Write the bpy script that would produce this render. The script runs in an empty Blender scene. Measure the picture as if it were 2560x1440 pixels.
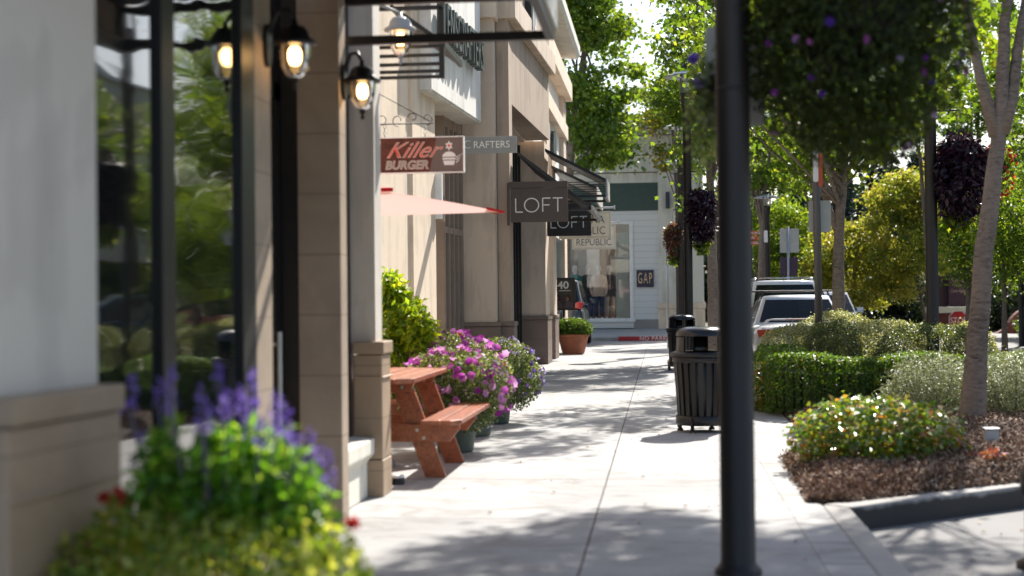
import bpy, math, random
import numpy as np
from mathutils import Vector, Matrix

# ------------------------------------------------------------------ camera, world, sun, exposure
S = bpy.context.scene
F = 3555.0; EYE = 1.3
YAW = math.atan((1651 - 1280) / F); PITCH = 0.010657; ROLL = math.radians(0.6)
_f = np.array([-math.sin(YAW) * math.cos(PITCH), math.cos(YAW) * math.cos(PITCH), math.sin(PITCH)])
_r = np.cross(_f, [0, 0, 1.0]); _r /= np.linalg.norm(_r); _u = np.cross(_r, _f)
_R = _r * math.cos(ROLL) - _u * math.sin(ROLL); _U = _u * math.cos(ROLL) + _r * math.sin(ROLL)
cd = bpy.data.cameras.new("camera"); cam = bpy.data.objects.new("camera", cd)
S.collection.objects.link(cam); S.camera = cam
cam.matrix_world = Matrix(((_R[0], _U[0], -_f[0], 0), (_R[1], _U[1], -_f[1], 0), (_R[2], _U[2], -_f[2], EYE), (0, 0, 0, 1)))
cd.sensor_width = 36; cd.lens = 36 * F / 2560; cd.clip_start = .05; cd.clip_end = 900
cd.dof.use_dof = True; cd.dof.focus_distance = 22.0; cd.dof.aperture_fstop = 1.5; cd.dof.aperture_blades = 9
SUN_EL = math.radians(43); SUN_AZ = math.radians(20)      # azimuth clockwise from +Y (to the right)
w = bpy.data.worlds.new("World"); S.world = w; w.use_nodes = True
nt = w.node_tree; nt.nodes.clear()
sky = nt.nodes.new("ShaderNodeTexSky"); sky.sky_type = 'NISHITA'; sky.sun_disc = False
sky.sun_elevation = SUN_EL; sky.sun_rotation = SUN_AZ; sky.air_density = 1.0; sky.dust_density = 1.6
bg = nt.nodes.new("ShaderNodeBackground"); bg.inputs[1].default_value = .1
wo = nt.nodes.new("ShaderNodeOutputWorld"); nt.links.new(sky.outputs[0], bg.inputs[0]); nt.links.new(bg.outputs[0], wo.inputs[0])
sl = bpy.data.lights.new("sun", 'SUN'); sl.energy = 5.0; sl.angle = math.radians(.55); sl.color = (1, .95, .87)
so = bpy.data.objects.new("sun", sl); S.collection.objects.link(so)
sd = Vector((math.sin(SUN_AZ) * math.cos(SUN_EL), math.cos(SUN_AZ) * math.cos(SUN_EL), math.sin(SUN_EL)))
so.rotation_euler = sd.to_track_quat('Z', 'Y').to_euler(); so.location = sd * 60
S.view_settings.view_transform = 'Standard'; S.view_settings.look = 'None'; S.view_settings.exposure = 1.02; S.view_settings.gamma = 1
S.render.engine = 'CYCLES'
S.cycles.use_denoising = True; S.cycles.max_bounces = 7; S.cycles.diffuse_bounces = 4; S.cycles.glossy_bounces = 4
S.cycles.transmission_bounces = 5; S.cycles.transparent_max_bounces = 8; S.cycles.caustics_reflective = False; S.cycles.caustics_refractive = False
S.cycles.sample_clamp_indirect = 6

# ------------------------------------------------------------------ helpers
rnd = random.Random(7); R = np.random.default_rng(11)
pi = math.pi
def _ray(x, y): return _f + _R * (x - 1280) / F - _U * (y - 720) / F
def onY(x, y, Y): d = _ray(x, y); t = Y / d[1]; return (d[0] * t, EYE + d[2] * t)          # survey helper: (X, z) on the plane y = Y
def onZ(x, y, z=0.0): d = _ray(x, y); t = (z - EYE) / d[2]; return (d[0] * t, d[1] * t)    # survey helper: (X, Y) at height z
def onX(x, y, X): d = _ray(x, y); t = X / d[0]; return (d[1] * t, EYE + d[2] * t)
def XY(x, Y): return onY(x, 754, Y)[0]

ORG = {}
def org(o): return ORG.get(o.name, Vector((0, 0, 0))) if o is not None else Vector((0, 0, 0))
def tag(o, label=None, cat=None, group=None, kind=None):
    if label: o['label'] = label
    if cat: o['category'] = cat
    if group: o['group'] = group
    if kind: o['kind'] = kind
    return o
def thing(name, loc, label, cat, group=None):
    o = bpy.data.objects.new(name, None); S.collection.objects.link(o)
    o.location = loc; o.empty_display_size = .1; ORG[o.name] = Vector(loc)
    return tag(o, label, cat, group)
def link(name, me, mat, parent=None, smooth=False):
    if mat:
        for m in (mat if isinstance(mat, (list, tuple)) else [mat]): me.materials.append(m)
    if smooth: me.polygons.foreach_set('use_smooth', [True] * len(me.polygons))
    o = bpy.data.objects.new(name, me); S.collection.objects.link(o)
    if parent is not None:
        o.parent = parent; ORG[o.name] = org(parent)
    else: ORG[o.name] = Vector((0, 0, 0))
    return o
class MB:
    def __init__(s): s.v = []; s.f = []
    def add(s, vs, fs):
        n = len(s.v); s.v += [tuple(p) for p in vs]; s.f += [tuple(i + n for i in f) for f in fs]; return s
    def box(s, x0, x1, y0, y1, z0, z1):
        return s.prism([(x0, y0), (x1, y0), (x1, y1), (x0, y1)], z0, z1)
    def prism(s, poly, z0, z1):
        a = sum(poly[i][0] * poly[(i + 1) % len(poly)][1] - poly[(i + 1) % len(poly)][0] * poly[i][1] for i in range(len(poly)))
        if a < 0: poly = poly[::-1]
        n = len(poly); vs = [(p[0], p[1], z0) for p in poly] + [(p[0], p[1], z1) for p in poly]
        fs = [tuple(range(n))[::-1], tuple(range(n, 2 * n))] + [(i, (i + 1) % n, n + (i + 1) % n, n + i) for i in range(n)]
        return s.add(vs, fs)
    def prismX(s, poly, x0, x1):        # poly in (y, z), extruded along X
        n = len(poly); vs = [(x0, p[0], p[1]) for p in poly] + [(x1, p[0], p[1]) for p in poly]
        a = sum(poly[i][0] * poly[(i + 1) % n][1] - poly[(i + 1) % n][0] * poly[i][1] for i in range(n))
        fs = [tuple(range(n))[::-1], tuple(range(n, 2 * n))] + [(i, (i + 1) % n, n + (i + 1) % n, n + i) for i in range(n)]
        if a < 0: fs = [f[::-1] for f in fs]
        return s.add(vs, fs)
    def prismY(s, poly, y0, y1):        # poly in (x, z), extruded along Y
        n = len(poly); vs = [(p[0], y0, p[1]) for p in poly] + [(p[0], y1, p[1]) for p in poly]
        a = sum(poly[i][0] * poly[(i + 1) % n][1] - poly[(i + 1) % n][0] * poly[i][1] for i in range(n))
        fs = [tuple(range(n)), tuple(range(n, 2 * n))[::-1]] + [(i, n + i, n + (i + 1) % n, (i + 1) % n) for i in range(n)]
        if a < 0: fs = [f[::-1] for f in fs]
        return s.add(vs, fs)
    def seg(s, p, q, t, z0, z1, lift=0):     # upright wall from p to q in plan, t thick to its left, face moved out by lift
        d = Vector((q[0] - p[0], q[1] - p[1])).normalized(); n = Vector((-d.y, d.x))
        P = [Vector(p) - n * lift, Vector(q) - n * lift, Vector(q) + n * t, Vector(p) + n * t]
        return s.prism([tuple(a) for a in P], z0, z1)
    def bar(s, p, q, wx, wz, up=(0, 0, 1)):
        p = Vector(p); q = Vector(q); d = (q - p).normalized(); u = Vector(up)
        if abs(d.dot(u)) > .98: u = Vector((1, 0, 0))
        r = d.cross(u).normalized() * wx / 2; u = r.cross(d).normalized() * wz / 2
        vs = [p - r - u, p + r - u, p + r + u, p - r + u, q - r - u, q + r - u, q + r + u, q - r + u]
        return s.add(vs, [(0, 1, 2, 3), (7, 6, 5, 4), (0, 4, 5, 1), (1, 5, 6, 2), (2, 6, 7, 3), (3, 7, 4, 0)])
    def tube(s, path, rad, n=10, cap=True):
        path = [Vector(p) for p in path]
        if not isinstance(rad, (list, tuple)): rad = [rad] * len(path)
        base = len(s.v); up = Vector((0, 0, 1)); prev = None
        for i, p in enumerate(path):
            d = (path[min(i + 1, len(path) - 1)] - path[max(i - 1, 0)]).normalized()
            if prev is None:
                a = Vector((1, 0, 0)) if abs(d.x) < .9 else Vector((0, 1, 0)); prev = (a - d * a.dot(d)).normalized()
            else: prev = (prev - d * prev.dot(d)).normalized()
            b = d.cross(prev)
            for k in range(n):
                t = 2 * pi * k / n; s.v.append(tuple(p + (prev * math.cos(t) + b * math.sin(t)) * rad[i]))
        for i in range(len(path) - 1):
            for k in range(n):
                a = base + i * n + k; c = base + i * n + (k + 1) % n; s.f.append((a, c, c + n, a + n))
        if cap: s.f.append(tuple(base + k for k in range(n))[::-1]); s.f.append(tuple(base + (len(path) - 1) * n + k for k in range(n)))
        return s
    def lathe(s, prof, c=(0, 0, 0), n=24, sx=1, sy=1, a0=0, a1=2 * pi):
        full = abs(a1 - a0 - 2 * pi) < 1e-6; m = n if full else n + 1; base = len(s.v)
        for (r, z) in prof:
            for k in range(m):
                t = a0 + (a1 - a0) * k / n; s.v.append((c[0] + r * math.cos(t) * sx, c[1] + r * math.sin(t) * sy, c[2] + z))
        for i in range(len(prof) - 1):
            for k in range(n):
                k2 = (k + 1) % m if full else k + 1
                s.f.append((base + i * m + k, base + i * m + k2, base + (i + 1) * m + k2, base + (i + 1) * m + k))
        return s
    def build(s, name, mat, parent=None, smooth=False, bevel=0, sub=0, solid=0):
        me = bpy.data.meshes.new(name); o3 = org(parent)
        me.from_pydata([(a[0] - o3.x, a[1] - o3.y, a[2] - o3.z) for a in s.v], [], s.f); me.update()
        o = link(name, me, mat, parent, smooth)
        if bevel:
            b = o.modifiers.new('b', 'BEVEL'); b.width = bevel; b.segments = 2; b.limit_method = 'ANGLE'
        if sub: b = o.modifiers.new('s', 'SUBSURF'); b.levels = sub; b.render_levels = sub
        if solid: b = o.modifiers.new('t', 'SOLIDIFY'); b.thickness = solid
        return o
def npmesh(name, V, Fc, mat, parent=None, tint=None, smooth=False):
    """many equal polygons in one mesh; tint is one random number per face"""
    o3 = org(parent); V = V - np.array([o3.x, o3.y, o3.z]); me = bpy.data.meshes.new(name)
    nf, k = Fc.shape; me.vertices.add(len(V)); me.vertices.foreach_set('co', V.astype('f').ravel())
    me.loops.add(nf * k); me.loops.foreach_set('vertex_index', Fc.astype('i').ravel())
    me.polygons.add(nf); me.polygons.foreach_set('loop_start', np.arange(0, nf * k, k, dtype='i'))
    try: me.polygons.foreach_set('loop_total', np.full(nf, k, dtype='i'))
    except Exception: pass
    me.update(calc_edges=True)
    if tint is not None:
        a = me.attributes.new('tint', 'FLOAT', 'FACE'); a.data.foreach_set('value', tint.astype('f'))
    return link(name, me, mat, parent, smooth)
def copy_tree(o, parent=None):
    c = o.copy(); S.collection.objects.link(c); c.parent = parent
    for ch in list(o.children): copy_tree(ch, c)
    return c
def unit(a): return a / np.maximum(np.linalg.norm(a, axis=1, keepdims=True), 1e-9)
def leaves(P, size, up=.6, droop=.2, aspect=.5, out=None, outw=0.0, fold=.18):
    """kite shaped leaves at points P: vertices and faces"""
    n = len(P); nr = R.normal(size=(n, 3)); nr[:, 2] += up
    if out is not None: nr += out * outw
    nr = unit(nr); d = R.normal(size=(n, 3)); d[:, 2] -= droop; d = unit(d - nr * (d * nr).sum(1, keepdims=True)); b = np.cross(nr, d)
    L = (size * R.uniform(.7, 1.3, n))[:, None]; W = L * aspect
    v0 = P; v1 = P + d * L * .45 + b * W * .5 + nr * L * fold; v2 = P + d * L; v3 = P + d * L * .45 - b * W * .5 + nr * L * fold
    V = np.stack([v0, v1, v2, v3], 1).reshape(-1, 3); Fc = np.arange(4 * n).reshape(n, 4)
    return V, Fc
def lobed(P, size, up=.6, droop=.3):
    """maple like leaves: five pointed polygon of ten vertices"""
    n = len(P); nr = R.normal(size=(n, 3)); nr[:, 2] += up; nr = unit(nr)
    d = R.normal(size=(n, 3)); d[:, 2] -= droop; d = unit(d - nr * (d * nr).sum(1, keepdims=True)); b = np.cross(nr, d)
    L = (size * R.uniform(.7, 1.25, n))[:, None]
    sh = [(-.45, 0), (-.1, .22), (.02, .52), (.22, .22), (.35, .3), (.55, 0), (.35, -.3), (.22, -.22), (.02, -.52), (-.1, -.22)]
    V = np.stack([P + d * L * a + b * L * c + nr * L * (.12 * abs(c)) for a, c in sh], 1).reshape(-1, 3)
    return V, np.arange(10 * n).reshape(n, 10)

# ------------------------------------------------------------------ materials
def nm(name):
    m = bpy.data.materials.new(name); m.use_nodes = True; t = m.node_tree; b = t.nodes['Principled BSDF']; return m, t, b
def ramp(t, src, cols):
    r = t.nodes.new('ShaderNodeValToRGB'); e = r.color_ramp.elements
    while len(e) < len(cols): e.new(.5)
    for i, (p, c) in enumerate(cols): e[i].position = p; e[i].color = (*c, 1)
    t.links.new(src, r.inputs[0]); return r.outputs[0]
def coords(t, scale=(1, 1, 1), rot=(0, 0, 0)):
    g = t.nodes.new('ShaderNodeNewGeometry'); m = t.nodes.new('ShaderNodeMapping'); m.inputs[3].default_value = scale; m.inputs[2].default_value = rot
    t.links.new(g.outputs['Position'], m.inputs[0]); return m.outputs[0]
def noise(t, vec, scale, detail=4, rough=.55, dist=0):
    n = t.nodes.new('ShaderNodeTexNoise'); n.inputs['Scale'].default_value = scale; n.inputs['Detail'].default_value = detail
    n.inputs['Roughness'].default_value = rough; n.inputs['Distortion'].default_value = dist
    t.links.new(vec, n.inputs['Vector']); return n.outputs[0]
def bump(t, b, h, s=.3, d=.01):
    n = t.nodes.new('ShaderNodeBump'); n.inputs['Strength'].default_value = s; n.inputs['Distance'].default_value = d
    t.links.new(h, n.inputs['Height']); t.links.new(n.outputs[0], b.inputs['Normal'])
def plain(name, c, rough=.6, metal=0, var=.08, scale=6, bumps=0, bscale=80, spec=.5, emit=0, coat=0, ecol=None):
    m, t, b = nm(name); b.inputs['Roughness'].default_value = rough; b.inputs['Metallic'].default_value = metal
    b.inputs['Specular IOR Level'].default_value = spec; b.inputs['Coat Weight'].default_value = coat
    v = coords(t); n = noise(t, v, scale, 5)
    lo = tuple(x * (1 - var) for x in c); hi = tuple(min(1, x * (1 + var)) for x in c)
    t.links.new(ramp(t, n, [(.3, lo), (.7, hi)]), b.inputs['Base Color'])
    if bumps: bump(t, b, noise(t, v, bscale, 3), bumps, .004)
    if emit: b.inputs['Emission Strength'].default_value = emit; b.inputs['Emission Color'].default_value = (*(ecol or c), 1)
    return m
def stucco(name, c):
    m, t, b = nm(name); b.inputs['Roughness'].default_value = .9; v = coords(t)
    big = noise(t, v, .9, 6, .6, .4); st = noise(t, coords(t, (3, 3, .35)), 1.6, 5, .6)
    mx = t.nodes.new('ShaderNodeMath'); mx.operation = 'ADD'; t.links.new(big, mx.inputs[0]); t.links.new(st, mx.inputs[1])
    t.links.new(ramp(t, mx.outputs[0], [(.72, tuple(x * .80 for x in c)), (1.0, c), (1.25, tuple(min(1, x * 1.06) for x in c))]), b.inputs['Base Color'])
    bump(t, b, noise(t, v, 140, 4, .7), .5, .003); return m
def foliage(name, cols, trans=.5, rough=.45, spec=.5, thru=(2.6, 2.3, .8)):
    """leaf: diffuse + light passing through + gloss; tint picks the leaf colour"""
    m = bpy.data.materials.new(name); m.use_nodes = True; t = m.node_tree; t.nodes.clear()
    a = t.nodes.new('ShaderNodeAttribute'); a.attribute_name = 'tint'
    k = len(cols); col = ramp(t, a.outputs['Fac'], [(i / (k - 1), c) for i, c in enumerate(cols)])
    p = t.nodes.new('ShaderNodeBsdfPrincipled'); p.inputs['Roughness'].default_value = rough; p.inputs['Specular IOR Level'].default_value = spec
    t.links.new(col, p.inputs['Base Color'])
    tr = t.nodes.new('ShaderNodeBsdfTranslucent'); g = t.nodes.new('ShaderNodeMix'); g.data_type = 'RGBA'; g.blend_type = 'MULTIPLY'; g.inputs[0].default_value = 1
    t.links.new(col, g.inputs[6]); g.inputs[7].default_value = (*thru, 1); t.links.new(g.outputs[2], tr.inputs[0])
    mx = t.nodes.new('ShaderNodeMixShader'); mx.inputs[0].default_value = trans; t.links.new(p.outputs[0], mx.inputs[1]); t.links.new(tr.outputs[0], mx.inputs[2])
    o = t.nodes.new('ShaderNodeOutputMaterial'); t.links.new(mx.outputs[0], o.inputs[0]); return m
def glassdark(name, base=(.01, .012, .012), wave=.0, ior=1.6, rough=.01):
    m, t, b = nm(name); b.inputs['Base Color'].default_value = (*base, 1); b.inputs['Roughness'].default_value = rough; b.inputs['IOR'].default_value = ior
    b.inputs['Coat Weight'].default_value = 1; b.inputs['Coat Roughness'].default_value = rough; b.inputs['Coat IOR'].default_value = 1.35
    if wave:
        v = coords(t, (1, .6, 2.2)); n = noise(t, v, 1.3, 2, .5, .6)
        q = t.nodes.new('ShaderNodeBump'); q.inputs['Strength'].default_value = wave; q.inputs['Distance'].default_value = .02
        t.links.new(n, q.inputs['Height']); t.links.new(q.outputs[0], b.inputs['Normal']); t.links.new(q.outputs[0], b.inputs['Coat Normal'])
    return m
def clearglass(name, tintc=(1, 1, 1)):
    m = bpy.data.materials.new(name); m.use_nodes = True; t = m.node_tree; t.nodes.clear()
    tr = t.nodes.new('ShaderNodeBsdfTransparent'); tr.inputs[0].default_value = (*tintc, 1); gl = t.nodes.new('ShaderNodeBsdfGlossy'); gl.inputs['Roughness'].default_value = .02
    fr = t.nodes.new('ShaderNodeFresnel'); fr.inputs[0].default_value = 1.55; mx = t.nodes.new('ShaderNodeMixShader')
    t.links.new(fr.outputs[0], mx.inputs[0]); t.links.new(tr.outputs[0], mx.inputs[1]); t.links.new(gl.outputs[0], mx.inputs[2])
    o = t.nodes.new('ShaderNodeOutputMaterial'); t.links.new(mx.outputs[0], o.inputs[0]); return m
def math_node(t, op, a, b=None):
    n = t.nodes.new('ShaderNodeMath'); n.operation = op
    for i, x in enumerate((a, b)):
        if x is None: continue
        if isinstance(x, (int, float)): n.inputs[i].default_value = x
        else: t.links.new(x, n.inputs[i])
    return n.outputs[0]
def concrete(name, c, joints=None, ystep=None, x0=-.62, slope=0.0265):
    m, t, b = nm(name); b.inputs['Roughness'].default_value = .85; v = coords(t)
    n1 = noise(t, v, .55, 6, .6, .5); n2 = noise(t, v, 34, 4, .7)
    s = math_node(t, 'ADD', math_node(t, 'MULTIPLY', n1, .75), math_node(t, 'MULTIPLY', n2, .25))
    col = ramp(t, s, [(.32, tuple(x * .78 for x in c)), (.5, c), (.68, tuple(min(1, x * 1.12) for x in c))])
    if joints:
        sp = t.nodes.new('ShaderNodeSeparateXYZ'); g = t.nodes.new('ShaderNodeNewGeometry'); t.links.new(g.outputs['Position'], sp.inputs[0])
        wob = math_node(t, 'MULTIPLY', math_node(t, 'SUBTRACT', noise(t, v, 3, 3), .5), .012)
        fac = None
        if joints[0] is not None:
            ax = math_node(t, 'ADD', math_node(t, 'SUBTRACT', sp.outputs[0], joints[0]), wob)
            fac = math_node(t, 'LESS_THAN', math_node(t, 'ABSOLUTE', ax), .0065)
        if ystep:
            ay = math_node(t, 'ABSOLUTE', math_node(t, 'SUBTRACT', math_node(t, 'FRACT', math_node(t, 'DIVIDE', math_node(t, 'ADD', sp.outputs[1], wob), ystep)), .5))
            fy = math_node(t, 'MULTIPLY', math_node(t, 'LESS_THAN', ay, .009 / ystep), joints[1])
            fac = fy if fac is None else math_node(t, 'MAXIMUM', fac, fy)
        mx = t.nodes.new('ShaderNodeMix'); mx.data_type = 'RGBA'; t.links.new(fac, mx.inputs[0]); t.links.new(col, mx.inputs[6]); mx.inputs[7].default_value = (.06, .055, .05, 1)
        col = mx.outputs[2]
    if joints and ystep:
        wn = t.nodes.new('ShaderNodeTexWhiteNoise'); wn.noise_dimensions = '1D'
        t.links.new(math_node(t, 'FLOOR', math_node(t, 'ADD', math_node(t, 'DIVIDE', sp.outputs[1], ystep), .5)), wn.inputs['W'])
        vo = t.nodes.new('ShaderNodeTexVoronoi'); vo.inputs['Scale'].default_value = 2.6; t.links.new(v, vo.inputs['Vector'])
        gum = math_node(t, 'MULTIPLY', math_node(t, 'LESS_THAN', vo.outputs['Distance'], .045), .35)
        st2 = ramp(t, noise(t, coords(t, (1, 1.6, 1)), 1.9, 7, .68, 1.2), [(.36, (.74, .72, .69)), (.5, (.98, .98, .98)), (.62, (1.03, 1.03, 1.03))])
        k_ = math_node(t, 'SUBTRACT', math_node(t, 'ADD', .93, math_node(t, 'MULTIPLY', wn.outputs['Value'], .13)), gum)
        cc = t.nodes.new('ShaderNodeCombineColor'); [t.links.new(k_, cc.inputs[q]) for q in range(3)]
        for src in (cc.outputs[0], st2):
            m3 = t.nodes.new('ShaderNodeMix'); m3.data_type = 'RGBA'; m3.blend_type = 'MULTIPLY'; m3.inputs[0].default_value = 1; t.links.new(col, m3.inputs[6]); t.links.new(src, m3.inputs[7]); col = m3.outputs[2]
    t.links.new(col, b.inputs['Base Color']); bump(t, b, n2, .35, .004); return m
def wood(name, c, ax='Y'):
    m, t, b = nm(name); b.inputs['Roughness'].default_value = .38 if ax == 'Y' else .7; b.inputs['Coat Weight'].default_value = .35 if ax == 'Y' else 0; b.inputs['Coat Roughness'].default_value = .3
    v = coords(t, (14, 1.1, 14) if ax == 'Y' else (3, 14, 6)); n = noise(t, v, 2.2, 6, .65, 1.2)
    t.links.new(ramp(t, n, [(.3, tuple(x * .38 for x in c)), (.5, c), (.7, tuple(x * 1.5 for x in c))]), b.inputs['Base Color']); bump(t, b, n, .35, .003); return m
def bark(name, c, d):
    m, t, b = nm(name); b.inputs['Roughness'].default_value = .9
    n = noise(t, coords(t, (5, 5, 16)), 2.6, 6, .7, .8); n2 = noise(t, coords(t), 1.7, 4)
    s = math_node(t, 'ADD', math_node(t, 'MULTIPLY', n, .7), math_node(t, 'MULTIPLY', n2, .3))
    t.links.new(ramp(t, s, [(.36, d), (.45, tuple(x * .8 for x in c)), (.56, tuple(min(1, x * 1.25) for x in c))]), b.inputs['Base Color']); bump(t, b, n, .8, .015); return m
def tiles(name, c):
    m, t, b = nm(name); b.inputs['Roughness'].default_value = .55; v = coords(t)
    n = noise(t, v, 2.2, 6, .65, .6); sp = t.nodes.new('ShaderNodeSeparateXYZ'); t.links.new(v, sp.inputs[0])
    zz = math_node(t, 'ABSOLUTE', math_node(t, 'SUBTRACT', math_node(t, 'FRACT', math_node(t, 'DIVIDE', sp.outputs[2], .355)), .5))
    j = math_node(t, 'LESS_THAN', zz, .011)
    col = ramp(t, n, [(.3, tuple(x * .82 for x in c)), (.7, tuple(x * 1.15 for x in c))])
    mx = t.nodes.new('ShaderNodeMix'); mx.data_type = 'RGBA'; t.links.new(j, mx.inputs[0]); t.links.new(col, mx.inputs[6]); mx.inputs[7].default_value = (*(x * .62 for x in c), 1)
    t.links.new(mx.outputs[2], b.inputs['Base Color']); return m

M = dict(
    stucco_grey=stucco('stucco_grey', (.58, .53, .46)), peach=stucco('peach_stucco', (.75, .61, .47)), tan=stucco('tan_stucco', (.64, .515, .405)),
    brown=stucco('brown_stucco', (.42, .325, .25)), white=stucco('white_stucco', (.80, .77, .72)), cream=stucco('cream_stucco', (.66, .63, .55)),
    plinth=tiles('plinth_stone', (.34, .245, .165)), plinth2=tiles('brown_plinth_stone', (.20, .145, .115)), tile=tiles('pier_tile', (.40, .31, .23)),
    black=plain('black_metal', (.009, .008, .009), .42, 0, .2, 8), bronze=plain('bronze_metal', (.032, .026, .023), .42, .2, .2, 5, .1, 300),
    frame=plain('brown_frame', (.30, .225, .175), .5), post=plain('post_paint', (.018, .014, .013), .5, .1, .15, 4, .15, 220),
    steel=plain('galvanised_steel', (.45, .46, .46), .35, .7), grey=plain('grey_paint', (.3, .31, .32), .5),
    glass=glassdark('window_glass', wave=.22, ior=1.6, rough=.035), glass2=glassdark('shop_glass', (.012, .014, .018), .05, 1.55), clear=clearglass('display_glass'),
    sidewalk=concrete('sidewalk_concrete', (.345, .34, .335), (-.405, .8), 1.9), paver=concrete('paver_concrete', (.355, .35, .34), (None, 1), .62),
    kerb=concrete('kerb_concrete', (.33, .31, .29)), asphalt=concrete('asphalt', (.19, .185, .18)), plaza=concrete('far_concrete', (.42, .40, .38), (None, .6), 2.4),
    soil=plain('soil', (.08, .05, .035), .95, 0, .4, 9, .8, 40), ground=plain('ground_earth', (.12, .12, .08), .95, 0, .3, .4),
    redwood=wood('redwood', (.31, .09, .035)), terracotta=plain('terracotta', (.33, .12, .065), .75, 0, .25, 5, .2, 60),
    potgreen=plain('grey_green_pot', (.11, .14, .11), .5, 0, .2, 5), bark=bark('grey_bark', (.20, .16, .13), (.05, .038, .03)),
    bark2=bark('dark_bark', (.16, .12, .095), (.05, .04, .03)),
    letter=plain('white_letter', (.82, .81, .78), .5), darkletter=plain('slate_letter', (.05, .065, .065), .4), blackletter=plain('black_letter', (.02, .02, .02), .5),
)

# ------------------------------------------------------------------ lettering
def lettering(text, size, parent, mat, loc, face='-Y', extrude=.004, name='lettering', sx=1.0, shear=0, offset=0, align='CENTER', spacing=1.0):
    cu = bpy.data.curves.new(name, 'FONT'); cu.body = text; cu.size = size; cu.extrude = extrude; cu.shear = shear; cu.offset = offset
    cu.align_x = align; cu.align_y = 'CENTER'; cu.space_character = spacing; cu.resolution_u = 4
    tmp = bpy.data.objects.new(name, cu); S.collection.objects.link(tmp)
    dg = bpy.context.evaluated_depsgraph_get(); me = bpy.data.meshes.new_from_object(tmp.evaluated_get(dg)); S.collection.objects.unlink(tmp); bpy.data.objects.remove(tmp)
    rot = {'-Y': Matrix.Rotation(pi / 2, 4, 'X'), '+X': Matrix.Rotation(pi / 2, 4, 'Z') @ Matrix.Rotation(pi / 2, 4, 'X')}[face]
    me.materials.clear(); me.transform(Matrix.Translation(Vector(loc) - org(parent)) @ rot @ Matrix.Diagonal((sx, 1, 1, 1)))
    me.name = name; return link(name, me, mat, parent)
def strokes(lines, wd, parent, mat, o, y0, y1, name='lettering', scale=1.0, sx=1.0):
    """flat stroke lettering: lines of (x, z) points from the origin o=(X, z)"""
    mb = MB(); yc = (y0 + y1) / 2
    for ln in lines:
        for a, b in zip(ln[:-1], ln[1:]):
            mb.bar((o[0] + a[0] * scale * sx, yc, o[1] + a[1] * scale), (o[0] + b[0] * scale * sx, yc, o[1] + b[1] * scale), wd, abs(y1 - y0), up=(0, 1, 0))
    return mb.build(name, mat, parent)
def ring(cx, cz, r, n=28): return [(cx + r * math.cos(2 * pi * k / n), cz + r * math.sin(2 * pi * k / n)) for k in range(n + 1)]
LOFT = [[(0, 1), (0, 0), (.5, 0)], ring(1.12, .5, .5), [(1.9, 0), (1.9, 1), (2.45, 1)], [(1.9, .5), (2.38, .5)], [(2.62, 1), (3.3, 1)], [(2.96, 1), (2.96, 0)]]

# ------------------------------------------------------------------ setting: ground, road, sidewalk, beds
def sheet(name, poly, z, mat, th=None, label=None, bevel=0):
    mb = MB()
    if th: mb.prism(poly, z - th, z)
    else: mb.add([(p[0], p[1], z) for p in poly], [tuple(range(len(poly)))])
    o = mb.build(name, mat, bevel=bevel); return tag(o, label, None, None, 'structure')
sheet('ground', [(-300, -100), (300, -100), (300, 500), (-300, 500)], -.175, M['ground'])
sheet('road', [(-60, -15), (60, -15), (60, 75), (-60, 75)], -.15, M['asphalt'])
SW_R = .78
sheet('sidewalk', [(-9, -12), (SW_R, -12), (SW_R, 12.16), (1.0, 11.98), (1.33, 13.2), (1.46, 25.6), (1.5, 41), (-9, 41)], 0, M['sidewalk'], .16)
sheet('paver_border', [(SW_R, -12), (1.0, -12), (1.0, 9.15), (.93, 9.4), (1.0, 11.96), (SW_R, 12.14)], .003, M['paver'], .16)
sheet('kerb', [(1.0, -12), (1.16, -12), (1.16, 9.05), (1.0, 9.15)], .006, M['kerb'], .17, bevel=.015)
CURB = [(1.16, 9.05), (2.5, 10.15), (4.2, 11.35), (6.2, 12.9), (6.9, 14.6), (6.9, 22), (6.2, 24.6), (4.5, 25.6), (1.46, 25.6)]
inner = [(1.0, 9.17), (2.44, 10.32), (4.12, 11.51), (6.06, 13.02), (6.73, 14.66), (6.73, 21.96), (6.07, 24.5), (4.47, 25.43), (1.46, 25.43)]
kb = MB()
mk = concrete('shade_painted_kerb', (.34, .32, .30)); tk_ = mk.node_tree; bk_ = tk_.nodes['Principled BSDF']; src_ = bk_.inputs['Base Color'].links[0].from_socket  # shade of the kerb face painted in: near black low down, uneven edge
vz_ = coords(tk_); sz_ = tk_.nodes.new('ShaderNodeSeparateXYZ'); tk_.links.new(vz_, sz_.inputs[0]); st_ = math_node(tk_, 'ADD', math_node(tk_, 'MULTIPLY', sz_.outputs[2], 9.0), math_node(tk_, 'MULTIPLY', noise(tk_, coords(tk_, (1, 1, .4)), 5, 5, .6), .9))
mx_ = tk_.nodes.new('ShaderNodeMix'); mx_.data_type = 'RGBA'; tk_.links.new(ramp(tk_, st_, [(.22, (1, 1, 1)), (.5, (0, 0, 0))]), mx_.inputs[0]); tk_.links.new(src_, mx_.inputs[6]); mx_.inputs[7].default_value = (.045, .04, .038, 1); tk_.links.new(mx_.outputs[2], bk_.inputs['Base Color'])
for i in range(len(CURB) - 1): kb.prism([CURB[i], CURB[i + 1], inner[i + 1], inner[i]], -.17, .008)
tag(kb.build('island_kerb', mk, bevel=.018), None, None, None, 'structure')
sheet('planting_bed', [(.94, 9.42)] + inner[1:] + [(1.46, 25.43), (1.33, 13.2), (1.0, 12.0)], -.02, M['soil'], .14)
sheet('crossing', [(-40, 41.02), (3.2, 41.02), (3.2, 48.4), (-40, 48.4)], -.03, M['plaza'], .12)
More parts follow.
